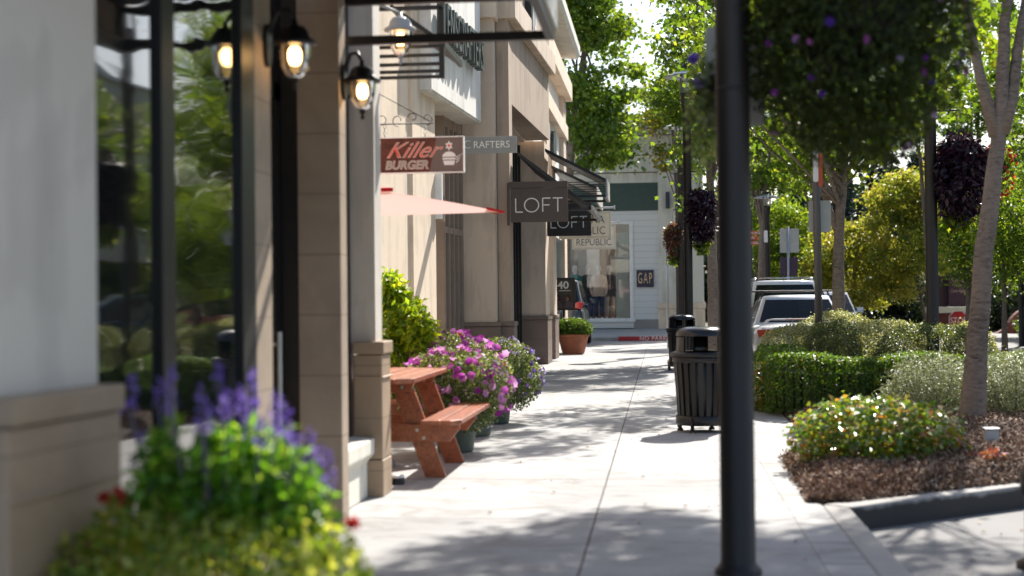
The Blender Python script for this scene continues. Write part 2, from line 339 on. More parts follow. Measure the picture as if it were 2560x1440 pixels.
pl = MB(); pl.add([(-30, 48.55, .1), (1.6, 48.55, .1), (1.6, 57, .32), (-30, 57, .32)], [(0, 1, 2, 3)]); pl.box(-30, 1.6, 48.5, 48.56, -.15, .098)
tag(pl.build('far_sidewalk', M['plaza']), None, None, None, 'structure')

# mulch: a low mound of chips inside the bed
def mound(x, y): return .05 + .10 * np.clip((y - 9.4) / 1.6, 0, 1) + .02 * np.sin(3 * x) * np.cos(2.3 * y)
g = []
for iy in range(30):
    for ix in range(24):
        y = 9.42 + iy * .28; xl = 1.0 + .02 * ix; 
        lo_x = (.925 if y < 11.9 else min(1.36, 1.0 + (y - 11.9) * .28))
        hi_x = min(6.6, 1.1 + (y - 9.3) * 1.32 + .15)
        hi_x = max(hi_x, lo_x + .05)
        x = lo_x + (hi_x - lo_x) * ix / 23; e = .12 if ix in (0, 23) or iy in (0,) else 1
        tp_ = min(1, max(0, (x - lo_x) / .3)) * min(1, max(0, (hi_x - x) / .3)) * min(1, (y - 9.42) / .3 + .0); g.append((x, y, float(mound(x, y)) * tp_ - .012))
mb = MB(); mb.add(g, [(iy * 24 + ix, iy * 24 + ix + 1, (iy + 1) * 24 + ix + 1, (iy + 1) * 24 + ix) for iy in range(29) for ix in range(23)])
tag(mb.build('mulch_base', M['soil'], smooth=True), 'dark brown soil mound under the bark chips', None, None, 'structure')
N = 60000
yy = 9.28 + (R.uniform(0, 1, N) ** 1.5) * 7.6; lo = np.where(yy < 11.9, .94, np.minimum(1.37, 1.01 + (yy - 11.9) * .28)); hi = np.minimum(6.5, 1.1 + (yy - 9.3) * 1.32 + .1)
xx = lo + (hi - lo) * R.uniform(0, 1, N); P = np.stack([xx, yy, mound(xx, yy) * np.clip((xx - lo) / .3 + .05, 0, 1) * np.clip((hi - xx) / .3 + .05, 0, 1) + R.uniform(-.002, .024, N)], 1)
V, Fc = leaves(P, np.full(N, .042), up=1.2, droop=0, aspect=.35, fold=.05)
chipm = foliage('bark_chips', [(.08, .045, .03), (.20, .12, .078), (.34, .225, .15), (.52, .38, .28)], 0.0, .8, .3)
tag(npmesh('mulch', V, Fc, chipm, None, R.uniform(0, 1, N)), 'reddish brown bark mulch covering the planting bed', None, None, 'stuff')
# mulch around the far tree well by the second bin
P = np.stack([R.uniform(.15, .75, 1500), R.uniform(29.2, 31.2, 1500), R.uniform(.01, .05, 1500)], 1)
V, Fc = leaves(P, np.full(1500, .05), up=1, droop=0, aspect=.3, fold=.05)
tag(npmesh('fallen_leaves', V, Fc, chipm, None, R.uniform(0, 1, 1500)), 'scatter of brown bark litter on the pavement by the far bin', None, None, 'stuff')
# small fallen leaves on the pavement and the road
P = np.stack([R.uniform(-1.6, .9, 90), R.uniform(6.5, 34, 90), np.full(90, .012)], 1)
P2 = np.stack([R.uniform(1.3, 3.2, 40), R.uniform(6.5, 10, 40), np.full(40, -.14)], 1)
V, Fc = leaves(np.concatenate([P, P2]), np.full(130, .035), up=4, droop=0, aspect=.6)
tag(npmesh('dry_leaf_litter', V, Fc, chipm, None, R.uniform(.2, 1, 130)), 'few small dry leaves scattered over the sunny pavement', None, None, 'stuff')

# ------------------------------------------------------------------ restaurant building at the left
rb = thing('restaurant_building', (-2, 6, 0), 'grey stucco restaurant front with black framed windows and stone plinths at the left', 'building')
npL = onZ(20, 993, 1.055); npR = onZ(302, 957, 1.055)
def pier(parent, p, q, th, zt, stm, plm, zp=1.055, lift=.06, cut=(.0, .04), bands=True):
    """stucco pier on a stone plinth: p, q plan corners of the street side of the plinth"""
    d = (Vector(q) - Vector(p)).normalized(); n = Vector((-d.y, d.x))
    a = Vector(p) + d * cut[1] + n * lift; b = Vector(q) - d * cut[1] + n * lift
    w_ = MB().seg(tuple(a), tuple(b), th - lift * 2, zp - .02, zt).build('pier', stm, parent)
    m = MB().seg(p, q, th, 0, zp - .09); m.seg(p, q, th, zp - .085, zp - .002, .018)
    if bands: m.seg(p, q, th, zp - .30, zp - .285, .012)
    m.build('plinth', plm, w_, bevel=.008); return w_
pier(rb, npL, npR, .55, 5.2, M['stucco_grey'], M['plinth'])
GX = -1.955
# windows: glass, frames
def mullion(x_left, x_right, X): return (onX(x_left, 700, X)[0], onX(x_right, 700, X)[0])
m1 = mullion(408, 441, -1.93); m2 = mullion(608, 640, -1.93)
for k, (ya, yb) in enumerate(((npR[1] - .1, (m1[0] + m1[1]) / 2), ((m1[0] + m1[1]) / 2, m2[1]))):
    fr = MB()
    if k == 0: fr.box(GX - .02, -1.93, m1[0], m1[1], .35, 4.6)
    else: fr.box(GX - .02, -1.93, m2[0], m2[1], .35, 4.6)
    fr.box(GX - .02, -1.935, ya, (m1[0] if k == 0 else m2[0]), .35, .42); fr.box(GX - .02, -1.935, ya + (.0 if k == 0 else .03), (m1[0] if k == 0 else m2[0]), 2.78, 2.86)
    f_ = fr.build('window', M['black'], rb, bevel=.004)
    MB().box(GX - .02, GX, ya, yb - .002, .42, 2.78).build('pane', M['glass'], f_)
    MB().box(GX - .02, GX, ya, yb - .002, 2.86, 4.6).build('transom_pane', M['glass'], f_)
ws = MB(); ws.box(GX - .25, -1.93, npR[1] + .02, m2[1], 0, .35); ws.build('window_base', M['plinth'], rb)
ta0 = m2[1] + .001; ta1 = onX(681, 700, -1.93)[0]
MB().box(-2.45, -1.93, ta0, ta1, 0, 4.6).build('tiled_pier', M['tile'], rb, bevel=.006)
yB = onX(852, 700, -1.86)[0]; xB0 = XY(746, yB)
MB().box(xB0, -1.86, yB, yB + .17, 0, 4.6).build('tiled_pier', M['tile'], rb, bevel=.006)
MB().box(-2.9, xB0 - .001, yB + .02, yB + .17, 0, 4.6).build('inner_wall', M['black'], rb)
dr = MB(); dx = xB0 - .10
dr.box(dx - .05, dx, ta1, ta1 + .09, 0, 2.6); dr.box(dx - .05, dx, yB - .12, yB, 0, 2.6); dr.box(dx - .05, dx, ta1, yB, 2.5, 2.62); dr.box(dx - .05, dx, ta1, yB, 0, .22)
dd = dr.build('door', M['black'], rb)
MB().box(dx - .04, dx - .02, ta1, yB, .22, 2.5).build('pane', glassdark('door_glass', (.004, .004, .004), 0, 1.3), dd)
MB().tube([(dx + .06, yB - .28, .62), (dx + .06, yB - .28, 1.15)], .016).bar((dx, yB - .28, .7), (dx + .06, yB - .28, .7), .02, .02).bar((dx, yB - .28, 1.08), (dx + .06, yB - .28, 1.08), .02, .02).build('handle', M['steel'], dd)
MB().box(dx - .05, dx, ta1, yB, 2.62, 4.6).build('transom_panel', M['black'], rb)
# bay with pale base between the tiled pier and the stucco pier
y1 = 9.46; X1 = onY(959, 1243, y1)[0]; XL = onY(888, 700, y1)[0]
bw = MB()
for yv in (yB + .17, yB + .5, 9.2): bw.box(-2.16, -2.06, yv, yv + .05, .4, 4.6)
bw.box(-2.16, -2.06, yB + .17, y1, 2.7, 2.8)
bo = bw.build('window', M['black'], rb); MB().box(-2.14, -2.12, yB + .17, y1, .4, 4.6).build('pane', M['glass2'], bo)
MB().prismY([(-2.2, 0), (-1.98, 0), (-1.98, .24), (-1.93, .30), (-1.93, .40), (-2.2, .42)], yB + .171, y1 - .002).build('window_base', M['cream'], rb, bevel=.01)
w1 = MB().box(XL - .1, X1 - .055, y1 + .05, y1 + .28, 1.04, 5.2).build('pier', M['stucco_grey'], rb)
p1 = MB(); p1.box(XL - .02, X1, y1, y1 + .31, 0, .25); p1.box(XL - .02, X1 - .004, y1 + .004, y1 + .306, .255, .96); p1.box(XL - .02, X1 + .012, y1 - .012, y1 + .322, .965, 1.05); p1.box(XL - .02, X1 + .01, y1 - .01, y1 + .32, .80, .815)
bk2 = MB().box(-2.6, XL - .03, 9.22, 9.45, .4, 4.6).box(-2.6, XL - .11, 9.451, 9.9, .0, 4.6).build('end_frame', M['black'], rb)
p1.build('plinth', M['plinth'], w1, bevel=.012)
MB().box(-9, -2.5, 3.4, 9.9, 0, 5.4).build('wall', M['stucco_grey'], rb)
MB().box(-2.5, -1.9, 3.0, 9.95, 4.6, 5.3).build('upper_wall', M['stucco_grey'], rb)

# black canopy over the restaurant door
cz = onY(1385, 100, 8.45)[1]; cx = onY(1387, 100, 8.45)[0]
ca = thing('entrance_canopy', (-1.9, 7, cz), 'black metal entrance canopy with pale outer panel above the wall lanterns', 'canopy')
m = MB(); m.box(-1.93, cx, 8.40, 8.45, cz, cz + .05); m.box(-1.93, cx, 8.40, 8.45, cz + .24, cz + .29); m.box(-1.93, cx, 3.55, 3.6, cz, cz + .05)
m.box(cx - .05, cx, 3.6, 8.40, cz, cz + .05); m.box(cx - .045, cx - .005, 8.4, 8.45, cz + .05, cz + .32)
m.build('frame', M['black'], ca)
MB().box(cx - .006, cx + .02, 3.62, 8.44, cz + .05, cz + .42).build('outer_panel', M['cream'], ca, bevel=.004)
MB().box(-1.93, cx - .007, 3.6, 8.40, cz + .30, cz + .34).build('shade_roof_panel', M['black'], ca)  # solid roof added, run on out of view to keep sun off the near pier
# slatted sun shade past the stucco pier
yS = 10.5
sh = thing('slatted_awning', (-2, yS, 3), 'black slatted metal awning projecting beside the grey pier above the patio', 'awning')
m = MB(); xr = onY(1108, 150, yS)[0]
for py in (118, 140, 162, 180, 194):
    z = onY(1000, py, yS)[1]; m.box(-2.6, xr, yS - .012, yS + .012, z - .012, z + .012)
zt = onY(1100, 18, yS)[1]; zb = onY(1100, 196, yS)[1]
m.box(xr - .03, xr + .01, yS - .015, yS + .015, zb, zt); m.build('side_louvre', M['black'], sh)
m = MB(); xa = onY(975, 15, yS)[0]
for k in range(8):
    a = k / 7; m.bar((xa + (xr - xa) * 0 + .0, yS + .02 + a * .9, zt + .02), (xr, yS + .02 + a * .9, onY(1108, 108, yS)[1]), .05, .035)
m.bar((-2.6, yS, zt), (xr, yS, zt), .03, .03); m.bar((xr, yS, onY(1108, 108, yS)[1]), (xr, yS + .95, onY(1108, 108, yS)[1]), .03, .05)
m.build('sloped_slats', M['black'], sh)

# wall lanterns
lampglass = clearglass('lantern_glass', (1, .93, .84))
bulb = plain('lit_bulb', (1, .72, .36), .5, 0, 0, 1, emit=7, ecol=(1, .62, .25))
def lantern(mx, my, z, X, Y, label, s=1.0, capm=None):
    """mx,my: wall point of the bracket; X,Y,z: centre of the glass"""
    capm = capm or M['black']
    t = thing('wall_lantern', (X, Y, z), label, 'wall lantern', 'carriage lanterns on the shopfront piers')
    MB().lathe([(.0, .20 * s), (.012 * s, .20 * s), (.02 * s, .165 * s), (.055 * s, .155 * s), (.075 * s, .13 * s), (.085 * s, .095 * s), (.118 * s, .075 * s), (.12 * s, .06 * s), (.09 * s, .055 * s), (0, .055 * s)], (X, Y, z), 24).build('cap', capm, t, True)
    MB().lathe([(.086 * s, .055 * s), (.084 * s, -.0 * s), (.07 * s, -.065 * s), (.045 * s, -.11 * s), (.02 * s, -.12 * s)], (X, Y, z), 24).build('glass_shade', lampglass, t, True)
    MB().lathe([(.0, -.02 * s - .03), (.025 * s, -.045 * s), (.036 * s, -.02 * s), (.036 * s, .02 * s), (.024 * s, .045 * s), (0, .05 * s)], (X, Y, z), 16).build('bulb', bulb, t, True)
    MB().lathe([(0, -.185 * s), (.01 * s, -.18 * s), (.014 * s, -.165 * s), (.008 * s, -.15 * s), (.02 * s, -.14 * s), (.024 * s, -.118 * s), (0, -.115 * s)], (X, Y, z), 16).build('finial', capm, t, True)
    d = mx - X
    b = MB().tube([(X, Y, z + .19 * s), (X + d * .25, Y, z + .25 * s), (X + d * .6, Y + (my - Y) * .5, z + .24 * s), (X + d * .85, my, z + .15 * s), (mx, my, z + .10 * s)], [.01, .013, .013, .015, .018], 8)
    b.build('bracket', capm, t, True)
    c = MB(); n = 16
    for k, (dy, hz) in enumerate(((.0, 1.0),)):
        pts = [(.055 * s * math.cos(2 * pi * i / n), .115 * s * math.sin(2 * pi * i / n)) for i in range(n)]
        c.prismX([(my + a, z + .06 * s + b_) for a, b_ in pts], mx - .004, mx + .022)
    c.build('back_plate', capm, t)
    return t
yl = 6.86; X, z = onY(737, 140, yl); lantern(-1.93, yl, z, X, yl, 'lit black wall lantern on the pale tiled pier beside the dark doorway', .92)
yl = yB + .09; X, z = onY(906, 228, yl); lantern(-1.86, yl, z, X, yl, 'lit black wall lantern mounted before the grey stucco pier, lowest of the lanterns', .92)
yl = y1 + .95; X, z = onY(1001, 98, yl); t_ = lantern(-2.45, yl, z, X, yl, 'pale grey domed wall lantern lit in sunshine above the scrolled sign bracket', 1.02, M['grey'])

# ------------------------------------------------------------------ peach building (patio wall to the white fascia)
pb = thing('peach_shop_building', (-3.3, 19, 0), 'peach stucco shop building with white fascia box and brown window frames', 'building')
K = .062
def wx(Y): return -3.27 + K * (Y - 20.4)
m = MB().seg((wx(9.95) - .1, 9.95), (wx(19.3), 19.3), 5, 0, 7.2).build('wall', M['peach'], pb)
MB().seg((wx(19.0), 19.0), (wx(20.4), 20.4), .6, .32, 7.0, .04).build('pilaster', M['peach'], pb)
MB().seg((wx(18.9), 18.9), (wx(20.5), 20.5), .5, 0, .32, .07).build('pilaster_base', M['cream'], pb, bevel=.01)
MB().box(-8, -3.7, 19.3, 24.4, 0, 7.0).build('inner_wall', M['tan'], pb)
a = onY(1111, 700, 22.0)[0]; b_ = onY(1158, 700, 23.45)[0]
wf = MB().box(-3.7, a, 22.0, 22.06, 0, 4.28)
dW = Vector((b_ - a, 1.45)).normalized()
for k in range(5):
    yy_ = 22.02 + k * .345; x_ = a + (b_ - a) * (yy_ - 22) / 1.45
    wf.box(x_ - .10, x_ + .012, yy_, yy_ + .075, 0, 4.28)
wf.seg((a, 22.0), (b_, 23.45), .08, 2.42, 2.52, .0); wf.seg((a, 22.0), (b_, 23.45), .08, 4.1, 4.28, .0); wf.seg((a, 22.0), (b_, 23.45), .08, 0, .3, .0)
wo_ = wf.build('window', M['frame'], pb); MB().seg((a - .06, 22.03), (b_ - .06, 23.45), .02, .3, 4.1).build('pane', M['glass2'], wo_)
# white fascia box
zf = 4.28; A = onZ(1078.5, 222.7, zf); B = onZ(1202.5, 305, zf)
MB().seg(A, B, .9, zf, 7.6).build('fascia_box', M['white'], pb, bevel=.01)
MB().seg((A[0] - .02, A[1] + .02), (B[0] - .02, B[1] - .02), .85, zf - .03, zf - .001).build('soffit', M['cream'], pb)
lg = thing('wall_letters', (A[0], A[1], 5), 'dark slate raised capital letters on the white fascia box', 'sign lettering')
mid = (Vector(A) * .56 + Vector(B) * .44); dirv = (Vector(B) - Vector(A)).normalized(); ang = math.atan2(dirv.y, dirv.x)
L = lettering('LENSCRAFTERS', .76, None, M['darkletter'], (0, 0, 0), '+X', .055, 'letters', .58, 0, 0)
zl = 5.25
L.parent = lg; L.rotation_euler = (0, 0, ang - pi / 2); L.location = Vector((mid.x + .11, mid.y, zl)) - Vector(lg.location)
# pier between the two shops
yP = 23.5
px0 = XY(1160, yP); px1 = XY(1239, yP); px2 = XY(1277, yP + .35); zp2 = .99
m = MB().box(px0 - .8, px1, yP + .03, yP + .7, zp2 - .02, 7.4); m.build('pier', M['tan'], pb)
MB().box(px0 - .8, px1 + .06, yP - .03, yP + .7, 0, zp2 - .08).box(px0 - .8, px1 + .075, yP - .045, yP + .7, zp2 - .075, zp2).build('plinth', M['plinth2'], pb, bevel=.01)
zc = onY(1220, 45, yP)[1]
MB().box(px0 - .8, px1 + .05, yP - .08, yP + .6, zc, zc + .45).build('pier_cap', M['peach'], pb, bevel=.01)

# ------------------------------------------------------------------ brown clothes shop
bb = thing('brown_shop_building', (-2.5, 27, 0), 'brown stucco clothes shop with deep cornice, dark recessed windows and stone plinths', 'building')
yq = yP + .36
ze = 4.73; E = onZ(1268, 253, ze); G = onZ(1373, 350, ze)
MB().box(px1 + .01, px2, yq, yq + .5, zp2 - .02, 7.6).build('pier', M['brown'], bb)
MB().box(px1 - .2, px2 + .05, yq - .05, yq + .55, 0, zp2 - .08).box(px1 - .2, px2 + .065, yq - .065, yq + .56, zp2 - .075, zp2).build('plinth', M['plinth2'], bb, bevel=.01)
s0 = (px2 - .002, yq + .004); s1 = G
MB().seg((px2 - .003, yq + .502), s1, .5, ze, 6.6).build('upper_wall', M['brown'], bb)
zco = onY(1270, 47, yq)[1]
MB().seg((px2 - .01, yq - .06), (s1[0], s1[1] + .15), .3, zco, zco + .42, .14).build('cornice', M['tan'], bb, bevel=.015)
MB().seg((px2 - .01, yq + .0), (s1[0], s1[1] + .05), .3, zco + .42, zco + 1.6, .02).build('parapet', M['brown'], bb)
MB().seg((px2 - .9, yq + .2), (s1[0] - .9, s1[1]), .3, ze - .02, ze + .02).box(-3.6, px2 - .3, yq + .5, 29.9, ze - .03, ze + .0).build('soffit', M['tan'], bb)
# recessed shop window
rx = -2.98
wf = MB()
for k in range(10): 
    yv = yq + .55 + k * .6; wf.box(rx - .02, rx + .07, yv, yv + .06, .42, ze - .1)
wf.box(rx - .02, rx + .06, yq + .5, 30, .36, .44).box(rx - .02, rx + .06, yq + .5, 30, 3.2, 3.3)
wo_ = wf.build('window', M['black'], bb); MB().box(rx - .02, rx, yq + .5, 30, .42, ze - .04).build('pane', M['glass2'], wo_)
MB().box(rx - .1, rx + .13, yq + .5, 30, 0, .34).box(rx - .1, rx + .16, yq + .5, 30, .345, .37).build('window_base', M['cream'], bb, bevel=.01)
MB().box(-8, rx - .1, yq + .5, 40, 0, 6.5).build('inner_wall', M['brown'], bb)
# far piers
for (xl, xr_, Y, yb, pz) in ((1330, 1369, 30.0, 902, 1.02), (1368, 1388, 32.6, 891, 1.02)):
    X0 = XY(xl, Y); X1_ = XY(xr_, Y)
    MB().box(X0 - .3, X1_ - .04, Y + .04, Y + 1.1, pz - .02, ze).build('pier', M['tan'], bb)
    MB().box(X0 - .3, X1_, Y, Y + 1.15, 0, pz - .08).box(X0 - .3, X1_ + .015, Y - .015, Y + 1.16, pz - .075, pz).build('plinth', M['plinth2'], bb, bevel=.01)

# ------------------------------------------------------------------ next building, tan with white panels
cb = thing('tan_corner_building', (-2.7, 37, 0), 'pinkish tan corner building with stepped cornices and pale blue white panels', 'building')
XF = -2.62
MB().box(-9, XF - .12, 31.2, 40.2, 0, 7.2).build('wall', M['white'], cb)
def cpx(x, y, X=XF): return onX(x, y, X)
MB().box(XF - .3, XF, 39.3, 40.3, 0, 7.4).build('pier', M['tan'], cb); MB().box(XF - .3, XF - .02, 33.6, 34.5, 0, 7.4).build('pier', M['tan'], cb)
z1 = cpx(1398, 300)[1]; z2 = cpx(1398, 200)[1]
MB().box(XF - .3, XF + .06, 31, 40.4, z1 - .25, z1 + .15).build('string_course', M['peach'], cb, bevel=.01)
MB().box(XF - .3, XF + .18, 31, 40.55, z2 - .2, z2 + .3).build('cornice', M['peach'], cb, bevel=.01)
MB().prismY([(XF - 1, z2 + 1.1), (XF + .35, z2 + 1.0), (XF + .42, z2 + 1.1), (XF + .42, z2 + 1.35), (XF - 1, z2 + 1.5)], 30.6, 40.5).build('eaves', M['cream'], cb)
MB().box(-9, XF - .1, 31.2, 40.2, z2 + .3, z2 + 1.1).build('parapet', M['tan'], cb)
wl = MB().box(XF - .14, XF - .06, 34.7, 39.2, .5, 3.0).build('window', M['black'], cb); MB().box(XF - .06, XF - .05, 34.8, 39.1, .6, 2.9).build('pane', M['glass2'], wl)
MB().box(XF - .14, XF - .08, 34.55, 39.25, 3.0, 3.3).build('lintel', M['cream'], cb)

# ------------------------------------------------------------------ hanging signs
def blade(name, Y, x0, x1, ytop, ybot, mat, label, cat='hanging sign', th=.04, parts=True, group=None, framem=None, fw=.0):
    X0, zt_ = onY(x0, ytop, Y); X1_, zb_ = onY(x1, ybot, Y); zt_ = onY((x0 + x1) / 2, ytop, Y)[1]; zb_ = onY((x0 + x1) / 2, ybot, Y)[1]
    t = thing(name, (X0, Y, zt_), label, cat, group)
    MB().box(X0, X1_, Y, Y + th, zb_, zt_).build('panel', mat, t, bevel=.004)
    if fw:
        m_ = MB(); m_.box(X0, X1_, Y - .012, Y + th + .012, zt_ + .001, zt_ + fw).box(X0, X1_, Y - .012, Y + th + .012, zb_ - fw, zb_ - .001).box(X0 - fw, X0 - .001, Y - .012, Y + th + .012, zb_ - fw, zt_ + fw).box(X1_ + .001, X1_ + fw, Y - .012, Y + th + .012, zb_ - fw, zt_ + fw)
        m_.build('rim', framem, t, bevel=.003)
    return t, X0, X1_, zb_, zt_
# burger sign
signwood = wood('sign_wood', (.115, .028, .016), 'X')
Yk = 12.0
t, x0, x1, zb, zt = blade('hanging_sign', Yk, 948, 1158, 345, 430, signwood, 'wood grain restaurant sign with red script, hung on chains from a scrolled bracket', fw=.009, framem=M['letter'])
wS = x1 - x0; hS = zt - zb
MB().add([(x0 + wS * .60, Yk - .003, zb + .001), (x1 - .001, Yk - .003, zb + .001), (x1 - .001, Yk - .003, zt - .001), (x0 + wS * .685, Yk - .003, zt - .001)], [(0, 1, 2, 3)]).build('grey_field', plain('sign_taupe', (.16, .115, .10), .6), t)
redl = plain('red_script', (.75, .09, .05), .5); outl = plain('pale_outline', (.72, .62, .55), .6)
lettering('Killer', .19, t, outl, (x0 + wS * .385, Yk - .004, zb + hS * .63), '-Y', .0015, 'script_edge', 1.08, .6, .002)
lettering('Killer', .19, t, redl, (x0 + wS * .385, Yk - .008, zb + hS * .63), '-Y', .002, 'script', 1.08, .6, -.003)
lettering('BURGER', .10, t, outl, (x0 + wS * .325, Yk - .004, zb + hS * .20), '-Y', .0015, 'lettering_edge', 1.0, .2, .004)
lettering('BURGER', .10, t, plain('grey_letter', (.30, .27, .24), .6), (x0 + wS * .325, Yk - .008, zb + hS * .20), '-Y', .002, 'lettering', 1.0, .2, -.002)
# plain bun emblem
em = MB(); ecx = x0 + wS * .835; ecz = zb + hS * .36
def flat(mb, pts, y): mb.add([(p[0], y, p[1]) for p in pts], [tuple(range(len(pts)))[::-1]])
flat(em, [(ecx + .058 * math.cos(a_), ecz + .02 + .045 * math.sin(a_)) for a_ in [k * pi / 14 for k in range(15)]], Yk - .005)
flat(em, [(ecx - .056, ecz + .012), (ecx + .056, ecz + .012), (ecx + .056, ecz - .004), (ecx - .056, ecz - .004)], Yk - .005)
flat(em, [(ecx - .052, ecz - .012), (ecx + .052, ecz - .012), (ecx + .04, ecz - .05), (ecx - .04, ecz - .05)], Yk - .005)
st = []
for k in range(12):
    r_ = (.045 if k % 2 == 0 else .024); a_ = pi / 2 + k * pi / 6; st.append((ecx - .0 + r_ * math.cos(a_) * .8, ecz + .115 + r_ * math.sin(a_)))
em.add([(p[0], Yk - .005, p[1]) for p in st] + [(ecx, Yk - .005, ecz + .115)], [(12, (k + 1) % 12, k) for k in range(12)])
for k in range(3): flat(em, [(ecx + .062, ecz + .02 - .022 * k), (ecx + .125 - .012 * k, ecz + .052 - .024 * k), (ecx + .062, ecz + .008 - .022 * k)], Yk - .005)
em.build('emblem', M['letter'], t)
em = MB(); flat(em, [(ecx + .012 * math.cos(k * pi / 4), ecz + .115 + .014 * math.sin(k * pi / 4)) for k in range(8)], Yk - .008); em.build('emblem_centre', redl, t)
# bracket
m = MB(); zr = onY(1000, 309, Yk)[1]; xe = onY(1082, 309, Yk)[0]
m.tube([(-3.72, Yk + .02, zr), (xe, Yk + .02, zr)], .006, 6)
m.tube([onY(1075, 303, Yk)[0:1] + (Yk + .02,) + onY(1075, 303, Yk)[1:], (-3.7, Yk + .02, zr + 1.0)], .004, 6)
def spiral(cx_, cz_, r0, a0, turns, sg=1):
    return [(cx_ + (r0 * (1 - .6 * i / 24)) * math.cos(a0 + sg * turns * 2 * pi * i / 24), Yk + .02, cz_ + (r0 * (1 - .6 * i / 24)) * math.sin(a0 + sg * turns * 2 * pi * i / 24)) for i in range(25)]
for (px_, py_, r_, a_, sg) in ((994, 300, .055, -pi / 2, -1), (1031, 293, .045, pi, -1), (1066, 296, .055, -pi / 2, 1), (952, 298, .05, -pi / 2, 1)):
    c_ = onY(px_, py_, Yk); m.tube(spiral(c_[0], c_[1], r_, a_, .8, sg), .004, 5)
m.build('bracket', M['bronze'], t, True)
for px_ in (961, 1062):
    c_ = onY(px_, 330, Yk)[0]; ch = MB()
    for i in range(4):
        zz_ = zt + .02 + i * (zr - zt - .01) / 4
        pts = [(c_ + .011 * math.cos(q) * (1 if i % 2 else .3), Yk + .02 + .011 * math.sin(q) * .2, zz_ + .02 * math.sin(q)) for q in [k * pi / 5 for k in range(11)]]
        ch.tube(pts, .0035, 5, False)
    ch.build('chain', M['steel'], t, True)
# grey blade sign
gs = plain('grey_sign', (.27, .275, .27), .5)
t, x0, x1, zb, zt = blade('blade_sign', 21.5, 1072, 1292, 342, 384, gs, 'flat grey projecting sign with white small capitals behind the burger sign')
sp_ = plain('off_white', (.8, .78, .72), .5)
big = ((1158 + 1275) / 2 - 1072) / (1292 - 1072)
lettering('LENS', .135, t, sp_, (x0 + (x1 - x0) * .2, 21.495, zb + (zt - zb) * .5), '-Y', .002, 'lettering', 1.05, 0, -.002)
lettering('C', .18, t, sp_, (x0 + (x1 - x0) * .438, 21.495, zb + (zt - zb) * .52), '-Y', .002, 'capital', .95, 0, -.003)
lettering('RAFTERS', .15, t, sp_, (x0 + (x1 - x0) * .715, 21.495, zb + (zt - zb) * .5), '-Y', .002, 'lettering', .95, 0, .001, spacing=1.02)
m = MB().box(-3.5, x0, 21.5, 21.53, zb + .05, zb + .09).box(-3.5, x0, 21.5, 21.53, zt - .09, zt - .05); m.build('bracket', M['steel'], t)
# brown and dark clothes shop signs
brs = plain('brown_sign', (.075, .053, .045), .5); blk = plain('near_black_sign', (.018, .016, .017), .45)
for (Y, a0, a1, yt, yb, mt, lab, lx, lz, sc) in ((23.7, 1276, 1420, 470, 555, brs, 'brown square projecting shop sign with four thin white capitals, nearest of the two', 1286, 530, .0), (30.3, 1367, 1478, 521, 590, blk, 'black projecting shop sign with thin white capitals, half hidden behind the brown one', 1376, 571, 0)):
    t, x0, x1, zb, zt = blade('projecting_sign', Y, a0, a1, yt, yb, mt, lab)
    h_ = (zt - zb) * .40; strokes(LOFT, h_ * .085, t, M['letter'], (x0 + (x1 - x0) * .09, zb + (zt - zb) * .30), Y - .004, Y - .0005, scale=h_, sx=(x1 - x0) * .82 / (3.3 * h_))
    MB().box(x0 - .02, x1, Y - .02, Y + .06, zt + .006, zt + .11).box(x0 - .06, x0 - .02, Y, Y + .05, zb - .05, zt + .1).build('hanger', mt, t)
# cream framed signs
crm = plain('cream_sign', (.78, .73, .62), .5); crf = plain('cream_rim', (.62, .58, .49), .5)
def cream(Y, x0p, x1p, yt, yb, lab, l1, l2, s):
    t, x0, x1, zb, zt = blade('framed_sign', Y, x0p, x1p, yt, yb, crm, lab, fw=.05, framem=crf)
    cx_ = (x0 + x1) / 2; h_ = zt - zb
    lettering(l1, s, t, M['blackletter'], (cx_, Y - .004, zb + h_ * .72), '-Y', .002, 'lettering', .86, 0, -.003)
    lettering(l2, s, t, M['blackletter'], (cx_, Y - .004, zb + h_ * .25), '-Y', .002, 'lettering', .86, 0, -.003)
    MB().tube([(x0 - .1, Y + .02, zt + .14), (x1 + .12, Y + .02, zt + .14)], .022, 8).tube([(x1 + .12, Y + .02, zt + .14), (x1 + .15, Y + .02, zt + .14)], .05, 10).box(cx_ - .3, cx_ - .28, Y + .01, Y + .03, zt + .04, zt + .14).box(cx_ + .28, cx_ + .3, Y + .01, Y + .03, zt + .04, zt + .14).build('bracket', M['steel'], t, False)
    return t
cream(34.6, 1402, 1523, 534, 592, 'cream framed sign with black serif words, partly behind the black sign', 'BANANA', 'REPUBLIC', .27)
cream(39.6, 1434, 1535, 568, 619, 'lower cream framed sign with black words, farthest of the hanging signs', 'BANANA', 'REPUBLIC', .27)

